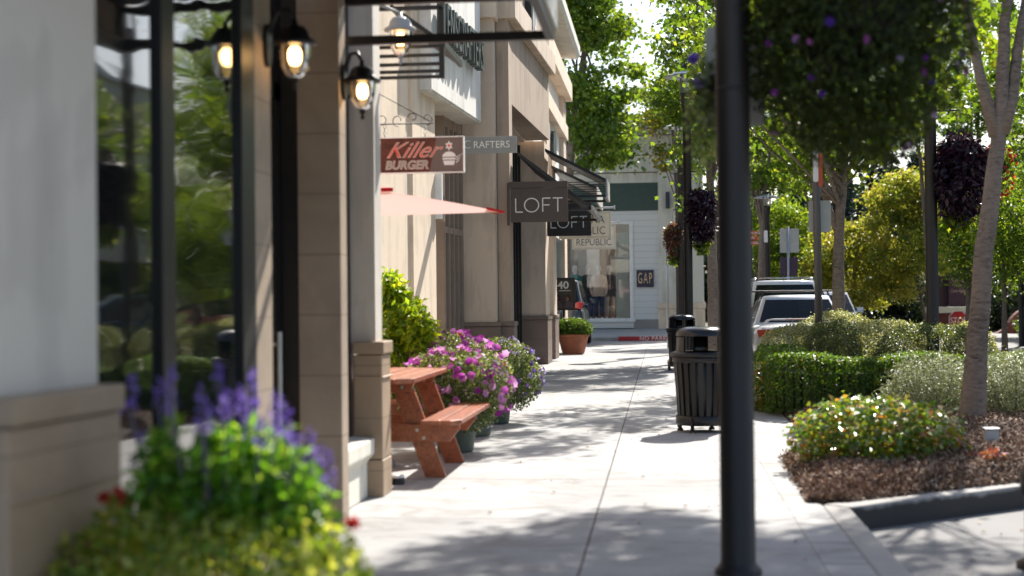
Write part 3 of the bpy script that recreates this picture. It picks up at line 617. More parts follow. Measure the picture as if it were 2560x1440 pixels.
# ------------------------------------------------------------------ shop awnings
val = plain('pale_valance', (.42, .41, .38), .8)
def awning(Y0, Y1, xi, zi, xo, zo, label, slats=False, vh=.28):
    t = thing('shop_awning', (xi, Y0, zi), label, 'awning')
    mb = MB(); mb.prismY([(xi, zi), (xi, zi - .04), (xo, zo - .04), (xo, zo)], Y0 + .02, Y1 - .02)
    mb.build('canopy', M['black'], t)
    fr = MB()
    for Y in (Y0, Y1 - .04): MB().prismY([(xi, zi + .02), (xi, zi - .05), (xo, zo - .05), (xo, zo + .02)], Y, Y + .04).build('side_arm', M['black'], t); MB().box(xi, xo, Y, Y + .04, zo - vh, zo - vh + .05).build('lower_bar', M['black'], t)
    fr.box(xo - .04, xo, Y0 + .04, Y1 - .04, zo - vh, zo - vh + .04)
    if slats:
        for k in range(5): fr.box(xi + .3, xo, Y0 + .005, Y0 + .02, zo - .05 - k * .05, zo - .035 - k * .05)
    fr.build('frame', M['black'], t)
    MB().box(xo + .001, xo + .03, Y0 - .03, Y1, zo - vh, zo + .03).build('valance', val, t)
    return t
xi, zi = onY(1293, 381, 24.3); xo, zo = onY(1478, 518, 24.3)
awning(24.3, 27.6, xi, zi, xo, zo, 'black sloping awning over the recessed windows of the brown shop', vh=.05)
xi, zi = onY(1362, 373, 29.6); xo, zo = onY(1514, 449, 29.6)
awning(29.6, 31.2, xi, zi, xo, zo, 'black framed awning with pale end valance, farthest out over the pavement', True, .36)
xi, zi = onY(1378, 415, 32.5); xo, zo = onY(1490, 468, 32.5)
awning(32.5, 35.6, xi, zi, xo, zo, 'lower dark slatted awning with pale pleated valance beyond the framed one', True, .34)
# dark vertical letters high on the brown wall
t = thing('wall_sign', (-2.4, 26, 5.9), 'dark upright wall sign high on the brown shop cornice', 'wall sign')
X_, z_ = onY(1312, 40, 26.0); MB().box(X_ - .3, X_ + .12, 26, 27.0, z_ - .32, z_ + .5).build('panel', M['black'], t); 
for k in range(3): MB().box(X_ + .121, X_ + .15, 26.1 + k * .3, 26.22 + k * .3, z_ - .2, z_ + .4).build('letter', M['letter'], t)
# tall white sconce by the window
t = thing('wall_sconce', (-3.3, 20.45, 2.9), 'tall white box sconce on the peach wall under the fascia', 'wall light')
X_, z_ = onY(1093, 490, 20.4); MB().box(X_ - .07, X_ + .07, 20.38, 20.5, z_ - .33, z_ + .33).build('diffuser', M['letter'], t, bevel=.01)
MB().box(X_ - .08, X_ + .08, 20.5, 20.56, z_ - .36, z_ + .36).box(X_ - .3, X_, 20.51, 20.55, z_ - .05, z_ + .05).build('backplate', M['frame'], t)
# small board and dark oval sign on the corner building
t = thing('oval_wall_sign', (-2.6, 36, 4), 'dark oval emblem on the pale panel of the corner building', 'wall sign')
o_ = cpx(1391, 368); MB().prismX([(o_[0] + .55 * math.cos(k * pi / 8), o_[1] + .42 * math.sin(k * pi / 8)) for k in range(16)], XF - .12, XF - .03).build('disc', M['darkletter'], t)

# ------------------------------------------------------------------ far clothes shop across the crossing
YG = 55.0
gb = thing('white_shop_building', (0, YG, .3), 'white shop building across the crossing with dark green panel and display window', 'building')
def gx(x): return XY(x, YG)
def gz(y, x=1600): return onY(x, y, YG)[1]
wbrick = M['cream']
mw, tw, bw2 = nm('white_painted_brick'); bw2.inputs['Roughness'].default_value = .7
v_ = coords(tw); spz = tw.nodes.new('ShaderNodeSeparateXYZ'); tw.links.new(v_, spz.inputs[0])
jj = math_node(tw, 'LESS_THAN', math_node(tw, 'ABSOLUTE', math_node(tw, 'SUBTRACT', math_node(tw, 'FRACT', math_node(tw, 'DIVIDE', spz.outputs[2], .24)), .5)), .035)
tw.links.new(ramp(tw, jj, [(0, (.74, .73, .71)), (1, (.5, .5, .5))]), bw2.inputs['Base Color'])
WL, WR = gx(1400), gx(1575); zW0, zW1 = gz(795), gz(560)
b = MB(); b.box(WR + .14, gx(1650), YG, YG + .4, .3, gz(527)); b.box(gx(1330), WL, YG, YG + .4, .3, gz(527)); b.box(WL, WR + .14, YG, YG + .4, zW1 + .12, gz(527)); b.box(WL, WR + .14, YG, YG + .4, .3, zW0 - .1)
b.build('brick_wall', mw, gb)
fr = MB().box(WR, WR + .14, YG - .05, YG + .1, zW0 - .1, zW1 + .12).box(WL, WR, YG - .05, YG + .1, zW1, zW1 + .12).box(WL, WR + .2, YG - .12, YG + .1, zW0 - .14, zW0).build('display_window', M['letter'], gb)
MB().box(WL, WR, YG + .05, YG + .06, zW0, zW1).build('pane', M['clear'], fr)
MB().box(gx(1330), gx(1648), YG - .03, YG, gz(527), gz(457)).build('green_panel', plain('green_panel', (.04, .075, .065), .5), gb)
MB().box(gx(1648) , gx(1760), YG - .25, YG + .4, .95, gz(430)).build('pier', M['cream'], gb)
MB().box(gx(1646) , gx(1762), YG - .32, YG + .4, .2, 1.02).box(gx(1644), gx(1764), YG - .36, YG + .4, 1.024, 1.25).build('plinth', M['peach'], gb, bevel=.02)
MB().box(WR + .14, gx(1647), YG - .06, YG - .001, .2, .62).build('stone_base', M['kerb'], gb)
b = MB(); b.box(gx(1330), gx(1648), YG - .02, YG + .4, gz(457), gz(433)); b.box(gx(1320), gx(1780), YG - .1, YG + .5, gz(430), gz(392)); b.box(gx(1320), gx(1780), YG - .16, YG + .5, gz(388), gz(382))
b.box(gx(1320), gx(1780), YG - .06, YG + .5, gz(382), gz(340)); b.build('upper_wall', M['cream'], gb)
b = MB(); b.box(gx(1300), gx(1795), YG - .45, YG + .5, gz(338), gz(326)).box(gx(1300), gx(1800), YG - .6, YG + .5, gz(324), gz(305)).box(gx(1300), gx(1800), YG - .7, YG + .5, gz(303), gz(296)); b.build('cornice', plain('grey_cornice', (.5, .5, .48), .7), gb)
MB().box(gx(1330), gx(1760), YG + 3.5, YG + 8, 0, 9).build('rear_wall', plain('shop_interior', (.20, .18, .15), .9), gb)
MB().box(WL - 1, WR + 1, YG + .41, YG + 3.5, zW0 - .3, zW0 - .1).build('display_floor', plain('red_display', (.5, .06, .05), .7), gb)
b = MB().box(gx(1440), gx(1496), YG + 1.6, YG + 1.65, zW0 + .4, zW1 - .9).build('display_board', plain('pale_board', (.6, .56, .5), .8), gb)
MB().box(WR - .55, WR - .05, YG + .5, YG + .53, zW0, zW1 - .3).build('display_curtain', plain('pale_green_panel', (.5, .55, .5), .8), gb)
t = thing('wall_sconce', (gx(1672), YG - .3, gz(500)), 'slim dark blue sconce on the white pier beside the display window', 'wall light')
MB().box(gx(1667), gx(1677), YG - .40, YG - .3, gz(524), gz(483)).build('body', plain('navy', (.02, .03, .07), .4), t); MB().box(gx(1669), gx(1675), YG - .3, YG - .25, gz(515), gz(490)).build('mount', M['black'], t)
t = thing('square_wall_sign', (gx(1613), YG, gz(697)), 'square navy sign with tall gold capitals on white brick', 'wall sign')
MB().box(gx(1592), gx(1635), YG - .07, YG - .001, gz(718), gz(675)).build('panel', plain('navy_sign', (.015, .014, .045), .4), t)
lettering('GAP', .60, t, plain('gold_letter', (.85, .58, .34), .4), (gx(1613), YG - .075, gz(697)), '-Y', .008, 'lettering', .40, 0, -.004, spacing=1.35)

def mannequin(X, Y, z0, label, top, leg, h=1.85, name='mannequin'):
    t = thing(name, (X, Y, z0), label, 'mannequin'); s = h / 1.8
    m_ = MB(); m_.lathe([(0, 1.80), (.06, 1.78), (.085, 1.70), (.08, 1.62), (.05, 1.55), (.05, 1.50), (.12, 1.47), (.2, 1.42), (.19, 1.25), (.15, 1.08), (.18, .92), (.17, .85), (.0, .84)], (0, 0, 0), 14, 1, .6)
    for sx_ in (-1, 1): m_.tube([(sx_ * .09, 0, .9), (sx_ * .1, .02, .5), (sx_ * .1, 0, .06), (sx_ * .1, -.1, .02)], [.085, .06, .04, .035], 8); m_.tube([(sx_ * .19, 0, 1.42), (sx_ * .25, .02, 1.12), (sx_ * .23, -.08, .85)], [.05, .04, .03], 8)
    for i, v in enumerate(m_.v): m_.v[i] = (X + v[0] * s, Y + v[1] * s, z0 + v[2] * s)
    m_.build('figure', plain('mannequin_white', (.7, .66, .6), .6), t, True)
    c = MB().lathe([(.10, 1.49), (.21, 1.43), (.215, 1.25), (.20, 1.0), (.23, .80), (.22, .78)], (0, 0, 0), 14, 1, .66)
    for sx_ in (-1, 1): c.tube([(sx_ * .18, 0, 1.43), (sx_ * .255, .02, 1.13), (sx_ * .24, -.06, .95)], [.065, .055, .05], 8)
    for i, v in enumerate(c.v): c.v[i] = (X + v[0] * s, Y + v[1] * s, z0 + v[2] * s)
    c.build('top', plain('cloth_' + str(top), top, .9), t, True)
    c = MB()
    for sx_ in (-1, 1): c.tube([(sx_ * .085, 0, .9), (sx_ * .1, .02, .5), (sx_ * .1, 0, .12)], [.105, .08, .065], 8)
    for i, v in enumerate(c.v): c.v[i] = (X + v[0] * s, Y + v[1] * s, z0 + v[2] * s)
    c.build('trousers', plain('cloth_' + str(leg), leg, .9), t, True)
zd = zW0 - .1
mannequin(gx(1494), YG + 1.2, zd, 'mannequin in a pale coat and blue trousers inside the display window', (.62, .48, .38), (.05, .08, .14), 2.2)
mannequin(gx(1520), YG + 1.8, zd, 'mannequin in dark clothes standing behind the pale one in the window', (.02, .025, .05), (.55, .5, .42), 2.2)
mannequin(gx(1433), YG + 1.3, zd, 'mannequin in a teal top at the left of the display window', (.01, .2, .18), (.05, .06, .1), 2.2)
mannequin(gx(1465), YG + 1.35, zd, 'mannequin in a black short top between the teal and pale ones', (.04, .04, .04), (.06, .1, .2), 2.2)
# painted kerb
t = thing('painted_kerb', (0, 48.4, 0), 'red painted kerb with white no parking words across the crossing', 'kerb')
X0 = onY(1546, 845, 48.45)[0]; MB().box(X0, 1.5, 48.44, 48.499, -.02, .12).box(X0, 1.5, 48.49, 48.65, .118, .124).build('red_paint', plain('red_paint', (.42, .03, .035), .6), t)
lettering('NO PARKING', .19, t, M['letter'], (onY(1647, 845, 48.43)[0], 48.437, .05), '-Y', .002, 'lettering', 1.05, 0, .001, spacing=1.1)


# ------------------------------------------------------------------ street lamps
saucer = plain('pale_shade', (.55, .57, .58), .35)
def lamp_proto():
    t = thing('street_lamp', (0, 0, 0), 'x', 'street lamp', 'dark lamp posts along the pavement')
    MB().lathe([(.112, 0), (.112, .02), (.10, .035), (.088, .05), (.083, .06), (.081, 2.3), (.079, 5.0), (.10, 5.02), (.115, 5.25), (.10, 5.3), (0, 5.3)], (0, 0, 0), 24).build('post', M['post'], t, True)
    MB().lathe([(.082, 2.30), (.0835, 2.30), (.0835, 2.315), (.082, 2.315)], (0, 0, 0), 24).build('joint_band', M['post'], t, True)
    MB().lathe([(.125, 5.3), (.125, 5.68)], (0, 0, 0), 24).build('glass_cylinder', M['clear'], t, True)
    m = MB(); m.tube([(0, 0, 5.3), (0, 0, 5.7)], .015, 8)
    for k in range(4): m.tube([(.115 * math.cos(k * pi / 2 + .7), .115 * math.sin(k * pi / 2 + .7), 5.3), (.115 * math.cos(k * pi / 2 + .7), .115 * math.sin(k * pi / 2 + .7), 5.78)], .008, 6)
    m.build('cage', M['steel'], t, True)
    MB().lathe([(.41, 5.62), (.40, 5.63), (.25, 5.68), (.11, 5.72), (.11, 5.70), (.25, 5.655), (.41, 5.61)], (0, 0, 0), 32).build('shade', saucer, t, True)
    MB().lathe([(0, 5.86), (.06, 5.86), (.08, 5.82), (.13, 5.81), (.13, 5.78), (0, 5.78)], (0, 0, 0), 24).build('cap', M['post'], t, True)
    return t
lp = lamp_proto(); spots = [(XY(1838, 6.85), 6.85, 'thick dark lamp post close to the camera with a big flower basket'),
    (XY(1722, 27.5), 27.5, 'dark lamp post with glass cylinder lamp behind the two bins'),
    (XY(1704, 35.5), 35.5, 'second dark lamp post, just left of and behind the nearer glass lamp'),
    (XY(1697, 44.5), 44.5, 'farthest glass lamp post on the left pavement, only its saucer peeping out'),
    (XY(2331, 19.6), 19.6, 'dark lamp post rising from the shrubs left of the spotted grey trunk'),
    (XY(1920, 44), 44.0, 'thin dark post behind the forked trunk above the estate car'),
    (XY(2553, 44), 44.0, 'glass saucer lamp post at the right edge of the picture')]
for i, (x, y, lab) in enumerate(spots):
    o = lp if i == 0 else copy_tree(lp); o.location = (x, y, 0 if i < 6 else -.15); o['label'] = lab
    if i in (5, 6): o.scale = (1, 1, .79 if i == 5 else .74)
PX = spots[0][0]; PY = 6.85

# ------------------------------------------------------------------ leaf materials
F_petunia = foliage('petunia_leaf', [(.05, .08, .03), (.10, .15, .06), (.16, .21, .10), (.26, .30, .19)], .35)
F_basket = foliage('basket_leaf', [(.022, .034, .009), (.042, .06, .016), (.07, .095, .026)], .24, .6, .2)
F_maple = foliage('maple_leaf', [(.035, .08, .012), (.07, .13, .018), (.12, .19, .022), (.20, .24, .03)], .55)
F_maple2 = foliage('dense_maple_leaf', [(.035, .08, .014), (.07, .135, .02), (.12, .19, .028), (.20, .26, .04)], .5)
F_yellow = foliage('yellowing_leaf', [(.07, .12, .02), (.15, .20, .03), (.26, .28, .05), (.36, .30, .09)], .5, thru=(2.3, 2.0, .9))
F_orange = foliage('orange_leaf', [(.07, .12, .02), (.14, .17, .03), (.24, .17, .05)], .5)
F_conifer = foliage('conifer_needle', [(.006, .02, .014), (.012, .035, .022), (.02, .05, .03)], .1)
F_dark = foliage('dark_shrub_leaf', [(.008, .02, .01), (.02, .04, .018), (.03, .05, .02)], .15)
F_box = foliage('box_leaf', [(.03, .075, .01), (.06, .13, .015), (.09, .18, .02), (.08, .06, .02)], .4)
F_grey = foliage('grey_green_leaf', [(.10, .13, .06), (.19, .22, .12), (.30, .33, .21), (.48, .50, .38)], .3)
F_grey2 = foliage('dull_green_leaf', [(.06, .085, .035), (.10, .13, .055), (.17, .21, .10)], .3)
F_feather = foliage('feathery_leaf', [(.09, .11, .035), (.20, .23, .09), (.32, .34, .20), (.45, .47, .34)], .3, thru=(1.3, 1.3, .9))
F_gloss = foliage('glossy_leaf', [(.04, .11, .015), (.08, .18, .02), (.16, .25, .03), (.20, .27, .04), (.40, .16, .06)], .35, .22, 1.0)
F_lime = foliage('lime_leaf', [(.10, .20, .015), (.22, .32, .02), (.38, .42, .03)], .55)
F_bright = foliage('bright_leaf', [(.03, .10, .01), (.08, .22, .02), (.15, .32, .03), (.30, .42, .10)], .55, .3)
F_lowmix = foliage('yellow_green_leaf', [(.08, .16, .02), (.17, .26, .03), (.32, .37, .07), (.46, .48, .24)], .5, .35)
F_purple = foliage('purple_leaf', [(.012, .006, .014), (.03, .012, .035), (.06, .02, .05)], .12, .4)
F_coleus = foliage('rust_leaf', [(.05, .015, .015), (.18, .05, .03), (.06, .03, .05), (.08, .12, .03)], .3)
P_magenta = foliage('magenta_petal', [(.30, .02, .28), (.56, .13, .50), (.76, .42, .70)], .5, .6, .2, (1, 1, 1))
P_lilac = foliage('lilac_petal', [(.12, .04, .34), (.30, .18, .55), (.62, .54, .78)], .5, .6, .2, (1, 1, 1))
P_violet = foliage('violet_petal', [(.16, .08, .46), (.25, .15, .60), (.40, .30, .70)], .5, .6, .2, (1, 1, 1))
P_mix = foliage('mixed_petal', [(.06, .02, .25), (.35, .05, .3), (.5, .4, .65)], .3, .6, .2, (1, 1, 1))
P_red = foliage('red_petal', [(.6, .03, .03), (.7, .12, .08)], .4, .6, .2, (1, 1, 1))
P_white = foliage('white_petal', [(.6, .55, .55), (.75, .7, .72)], .3, .6, .2, (1, 1, 1))

def cloud(n, c, rad, flat=1.0, shell=.55, nclump=0, cr=.3, sq=2.0):
    """points in a lumpy ellipsoid; shell = how near the surface; clumps make the outline uneven"""
    d = unit(R.normal(size=(n, 3)))
    if sq != 2.0:
        d = d / (np.abs(d) ** sq).sum(1, keepdims=True) ** (1 / sq)
    r = shell + (1 - shell) * R.uniform(0, 1, (n, 1)) ** .6
    if nclump:
        q = unit(R.normal(size=(nclump, 3)))
        k = np.max(unit(d) @ q.T, axis=1)[:, None]
        r = r * (1 - cr + cr * 1.35 * np.clip((k - .6) / .4, 0, 1) ** .7)
    return np.array(c) + d * r * np.array(rad), unit(d / np.array(rad))
def foliage_part(name, P, size, mat, parent, kind='kite', up=.5, droop=.2, aspect=.5, out=None, outw=0, tint=None):
    V, Fc = (lobed(P, np.full(len(P), size), up, droop) if kind == 'lobed' else leaves(P, np.full(len(P), size), up, droop, aspect, out, outw))
    return npmesh(name, V, Fc, mat, parent, R.uniform(0, 1, len(P)) if tint is None else tint)
def petals(name, P, N_, size, mat, parent, k=6):
    """open trumpet flowers facing N_, one mesh"""
    n = len(P); nr = unit(N_ + R.normal(size=(n, 3)) * .35); a = unit(np.cross(nr, R.normal(size=(n, 3)))); b = np.cross(nr, a)
    s = (size * R.uniform(.75, 1.2, n))[:, None]; V = [P - nr * s * .35]
    for i in range(k * 2):
        t = pi * i / k; rr = 1.0 if i % 2 == 0 else .78
        V.append(P + (a * math.cos(t) + b * math.sin(t)) * s * .5 * rr + nr * s * .05)
    V = np.stack(V, 1); m = 2 * k + 1; V = V.reshape(-1, 3); base = np.arange(n)[:, None, None] * m
    tri = np.array([(0, 1 + i, 1 + (i + 1) % (2 * k)) for i in range(2 * k)])[None]
    return npmesh(name, V, (base + tri).reshape(-1, 3), mat, parent, np.repeat(R.uniform(0, 1, n), 2 * k))

# ------------------------------------------------------------------ litter bins
def bin_proto():
    t = thing('litter_bin', (0, 0, 0), 'x', 'litter bin', 'black slatted litter bins along the pavement')
    m = MB(); n = 22
    for k in range(n):
        a0 = 2 * pi * k / n; a1 = a0 + 2 * pi / n * .62; prof = [(.245, .15), (.262, .45), (.285, .74)]
        for (r0, z0), (r1, z1) in zip(prof[:-1], prof[1:]):
            vs = []
            for (r, z) in ((r0, z0), (r1, z1)):
                for dr in (0, -.008):
                    for a in (a0, a1): vs.append(((r + dr) * math.cos(a), (r + dr) * math.sin(a), z))
            m.add(vs, [(0, 1, 5, 4), (3, 2, 6, 7), (1, 3, 7, 5), (2, 0, 4, 6)])
    m.build('slats', M['black'], t)
    MB().lathe([(.252, .07), (.262, .08), (.262, .16), (.25, .165)], (0, 0, 0), 28).build('lower_ring', M['black'], t, True)
    MB().lathe([(.278, .69), (.292, .70), (.294, .75), (.28, .755)], (0, 0, 0), 28).build('upper_ring', M['black'], t, True)
    MB().lathe([(0, .09), (.225, .1), (.262, .74), (.25, .745)], (0, 0, 0), 28).build('liner', M['black'], t, True)
    MB().lathe([(.24, .745), (.31, .75), (.318, .765), (.312, .785), (.27, .80), (.24, .80)], (0, 0, 0), 32).build('lid_rim', M['black'], t, True)
    sat = plain('satin_black', (.016, .017, .022), .22, .2)
    h = MB()
    for c in (-1, 1):      # dome with two openings: two cheeks and a roof
        a = pi if c < 0 else 0
        h.lathe([(.255, .80), (.25, .93), (.235, .985), (.235, .80)], (0, 0, 0), 10, 1, 1, a - .80, a + .80)
    h.lathe([(.256, .955), (.252, .985), (.225, 1.02), (.16, 1.042), (0, 1.05)], (0, 0, 0), 32).lathe([(.22, .80), (.22, .955), (.256, .955)], (0, 0, 0), 10, 1, 1, pi / 2 - .35, pi / 2 + .35)
    h.build('hood', sat, t, True)
    for k in range(4):
        a = pi / 4 + k * pi / 2 + .35; x, y = .24 * math.cos(a), .24 * math.sin(a)
        MB().lathe([(.03, 0), (.032, .015), (.018, .03), (.016, .09), (0, .09)], (x, y, 0), 12).bar((x * 1.08, y * 1.08, .03), (x * 1.1, y * 1.1, .16), .04, .02).build('foot', M['black'], t, True)
    return t
bp = bin_proto(); bp.location = (XY(1752, 14.35), 14.35, 0); bp['label'] = 'nearest black slatted litter bin with domed hood beside the thick post'
b2 = copy_tree(bp); b2.location = (XY(1704, 28.3 - 1.2), 27.1, 0); b2.rotation_euler = (0, 0, .3); b2['label'] = 'farther black litter bin behind the first, next to the glass lamp post'

# ------------------------------------------------------------------ picnic table
tb = thing('picnic_table', (-2.05, 10.9, 0), 'reddish stained wooden picnic table with attached bench beside the grey pier', 'picnic table')
tx = -2.13; ty0, ty1 = 10.25, 12.2
def table_part(name, boxes, bev=.006):
    m = MB()
    for bb_ in boxes: m.box(*bb_)
    return m.build(name, M['redwood'], tb, bevel=bev)
tw_ = [(tx - .325 + k * .13, tx - .325 + k * .13 + .12) for k in range(5)]
m = MB(); c_ = .12
for k, (a, b) in enumerate(tw_):
    if k == 4: m.prism([(a, ty0), (b - c_, ty0), (b, ty0 + c_), (b, ty1 - c_), (b - c_, ty1), (a, ty1)], .715, .753)
    elif k == 0: m.prism([(a + c_, ty0), (b, ty0), (b, ty1), (a + c_, ty1), (a, ty1 - c_), (a, ty0 + c_)], .715, .753)
    else: m.box(a, b, ty0, ty1, .715, .753)
m.build('tabletop', M['redwood'], tb, bevel=.006)
for s in (-1, 1):
    m = MB()
    e0, e1 = tx + s * .38, tx + s * .67
    if s > 0:
        m.box(e0, e0 + .14, ty0, ty1, .415, .45); m.prism([(e0 + .15, ty0), (e1 - .07, ty0), (e1, ty0 + .1), (e1, ty1 - .1), (e1 - .07, ty1), (e0 + .15, ty1)], .415, .45)
    else: m.box(e1, e1 + .14, ty0, ty1, .415, .45).box(e1 + .15, e0, ty0, ty1, .415, .45)
    m.build('bench', M['redwood'], tb, bevel=.006)
for Yf in (10.55, 11.52):
    for s in (-1, 1):
        m = MB(); o_ = .003 * s
        m.prismY([(tx + s * .36, 0), (tx + s * .52, 0), (tx + s * .26, .713), (tx + s * .10, .713)] if s > 0 else [(tx - .52, 0), (tx - .36, 0), (tx - .10, .713), (tx - .26, .713)], Yf + (.0 if s > 0 else .0), Yf + .045)
        m.build('leg', M['redwood'], tb, bevel=.004)
    for yz in (Yf - .042,):
        MB().prismY([(tx - .63, .40), (tx + .63, .40), (tx + .63, .37), (tx + .55, .27), (tx - .55, .27), (tx - .63, .37)], yz, yz + .04).build('bench_rail', M['redwood'], tb, bevel=.004)
        MB().prismY([(tx - .29, .712), (tx + .29, .712), (tx + .26, .64), (tx - .26, .64)], yz, yz + .04).build('top_rail', M['redwood'], tb, bevel=.004)
    for (bx, bz) in ((tx + .36, .30), (tx + .31, .36), (tx + .20, .68), (tx - .36, .30), (tx - .31, .36)):
        bl = MB().lathe([(0, 0), (.014, 0), (.014, .008), (0, .008)], (0, 0, 0), 8); bl.v = [(bx + v[0], Yf - .046 - v[2], bz + v[1]) for v in bl.v]; bl.build('bolt', M['steel'], tb)
MB().bar((tx, 10.57, .34), (tx, 10.95, .70), .09, .04).build('brace', M['redwood'], tb)

# ------------------------------------------------------------------ parasol
canvas = foliage('pink_canvas', [(.86, .66, .62), (.88, .68, .64)], .66, .8, .1, (1.15, 1.06, 1.03)); redc = foliage('red_canvas', [(.60, .025, .03), (.64, .04, .04)], .35, .8, .1, (1, 1, 1))
uy = 11.3; hp_ = 1.15; tip = onY(1257, 530, uy); ux = tip[0] - hp_; zt_ = tip[1]; zap = 2.24; TL = .08
pr = thing('parasol', (ux, uy, 0), 'pale pink square canvas parasol with red corner tips over the picnic table', 'parasol')
cor = [(ux + hp_ * a, uy + hp_ * b) for a, b in ((1, 0), (0, 1), (-1, 0), (0, -1))]
m = MB()
for k in range(4):
    a = cor[k]; b = cor[(k + 1) % 4]; grid = []
    for i in range(9):
        r = .0 + i / 8
        for j in range(9):
            u = j / 8; x = ux + (a[0] + (b[0] - a[0]) * u - ux) * r; y = uy + (a[1] + (b[1] - a[1]) * u - uy) * r
            grid.append((x, y, (y - uy) * TL + zap + (zt_ - zap) * r + .012 * math.sin(pi * r) - .02 * math.sin(pi * u) * r * (1 - r) * 2))
    m.add(grid, [(i * 9 + j, (i + 1) * 9 + j, (i + 1) * 9 + j + 1, i * 9 + j + 1) for i in range(8) for j in range(8)])
m.build('canopy', canvas, pr, True)
def pyr(h, z0, z1): return ([(ux + h * a, uy + h * b, z0 + h * b * TL) for a, b in ((1, 0), (0, 1), (-1, 0), (0, -1))] + [(ux, uy, z1)], [(4, 0, 1), (4, 1, 2), (4, 2, 3), (4, 3, 0)])
m = MB(); m.add(*pyr(.26, zap + .0, zap + .06)); m.build('vent', canvas, pr)
m = MB()
for (a, b) in (((1, 0), (0, 1)), ((0, 1), (-1, 0)), ((-1, 0), (0, -1)), ((0, -1), (1, 0))): m.bar((ux + .26 * a[0], uy + .26 * a[1], zap - .014 + a[1] * .02), (ux + .26 * b[0], uy + .26 * b[1], zap - .014 + b[1] * .02), .004, .03)
m.build('vent_hem', redc, pr)
for c in cor:
    d = Vector((c[0] - ux, c[1] - uy)).normalized(); n = Vector((-d.y, d.x)); c = Vector(c); sl_ = (zap - zt_) / hp_; zc_ = zt_ + (c.y - uy) * TL; m = MB(); vs = []
    for e in (-.008, .01):
        P0 = c + d * .015; P1 = c - d * .12 + n * .11; P2 = c - d * .12 - n * .11; vs += [(P0.x, P0.y, zc_ + e - .003), (P1.x, P1.y, zc_ + e + .14 * sl_), (P2.x, P2.y, zc_ + e + .14 * sl_)]
    m.add(vs, [(0, 1, 2), (5, 4, 3), (0, 3, 4, 1), (1, 4, 5, 2), (2, 5, 3, 0)]); m.build('corner_tip', redc, pr)
    MB().bar((ux, uy, zap - .03), (c.x - d.x * .03, c.y - d.y * .03, zc_ - .012), .018, .012).build('rib', M['redwood'], pr)
MB().tube([(ux, uy, .05), (ux, uy, zap + .0)], .022, 12).build('pole', M['redwood'], pr, True)
MB().lathe([(.25, 0), (.25, .04), (.06, .07), (.04, .3), (0, .3)], (ux, uy, 0), 24).build('base', M['grey'], pr, True)

# ------------------------------------------------------------------ planters
def pot(t, x, y, r0, r1, h, mat, rim=.02, name='pot'):
    MB().lathe([(0, 0), (r0, 0), (r0 + .01, .02), (r1 - .01, h - .06), (r1 + rim, h - .055), (r1 + rim, h), (r1 - .01, h), (r1 - .03, h - .05), (0, h - .05)], (x, y, t.location.z), 28).build(name, mat, t, True)
def planter(x, y, label, potmat, r0, r1, h, c, rad, n, leafm, size, flowers, nstem=26, up=.6):
    t = thing('flower_planter', (x, y, 0), label, 'planter'); pot(t, x, y, r0, r1, h, potmat)
    P, D = cloud(n, c, rad, shell=.45, nclump=26, cr=.32); P = P[P[:, 2] > .08]
    foliage_part('foliage', P, size, leafm, t, up=up)
    q = MB()
    for k in range(nstem):
        e, _ = cloud(1, c, [r * .8 for r in rad]); q.tube([(x, y, h - .06), tuple((np.array([x, y, h]) + e[0]) / 2 + np.array([0, 0, .05])), tuple(e[0])], .004, 4, False)
    q.build('stems', plain('green_stem', (.08, .12, .04), .7), t)
    for (nf, mat, fs, zmin) in flowers:
        P, D = cloud(nf, c, [r * 1.04 for r in rad], shell=.93, nclump=26, cr=.25); k = (P[:, 2] > c[2] + zmin * rad[2]); petals('blossoms', P[k], D[k], fs, mat, t)
    return t
x_, y_ = XY(1135, 12.4), 12.4
planter(x_, y_, 'grey green pot overflowing with magenta petunias behind the picnic bench', M['potgreen'], .15, .21, .36, (x_ + .0, y_, .53), (.48, .42, .36), 11000, F_petunia, .034, [(230, P_magenta, .075, -.5), (40, P_white, .04, -.9)])
x_, y_ = XY(1085, 14.0), 14.0
planter(x_, y_, 'large wooden tub of pink petunias and red blooms against the lime shrub', plain('weathered_tub', (.16, .15, .11), .8), .28, .32, .42, (x_ + .1, y_, .62), (.62, .5, .38), 13000, F_petunia, .034, [(260, P_magenta, .08, -.3), (26, P_red, .05, -.6)])
x_, y_ = XY(1180, 13.9), 13.9
planter(x_, y_, 'small pot of mixed red and white trailing flowers between the two petunia pots', M['potgreen'], .16, .2, .3, (x_, y_, .46), (.34, .34, .32), 6000, F_petunia, .034, [(70, P_magenta, .075, -.2), (30, P_red, .045, -.8), (50, P_white, .045, -.9)])
x_, y_ = XY(1222, 15.35), 15.35
planter(x_, y_, 'green pot of violet and white petunias spilling furthest over the pavement', M['potgreen'], .2, .25, .36, (x_ + .12, y_, .52), (.44, .42, .38), 11000, F_petunia, .036, [(120, P_lilac, .066, -.7), (60, P_white, .05, -.2)])
x_, y_ = XY(1432, 36), 36.0
t = planter(x_, y_, 'terracotta pot with a round green bush in front of the poster stand', M['terracotta'], .27, .40, .5, (x_, y_, .62), (.46, .44, .27), 9000, F_box, .05, [(16, P_red, .05, .5)])
MB().lathe([(.2, 0), (.22, .015), (.2, .03)], (x_, y_, -.0), 12).build('caster_tray', M['black'], t)
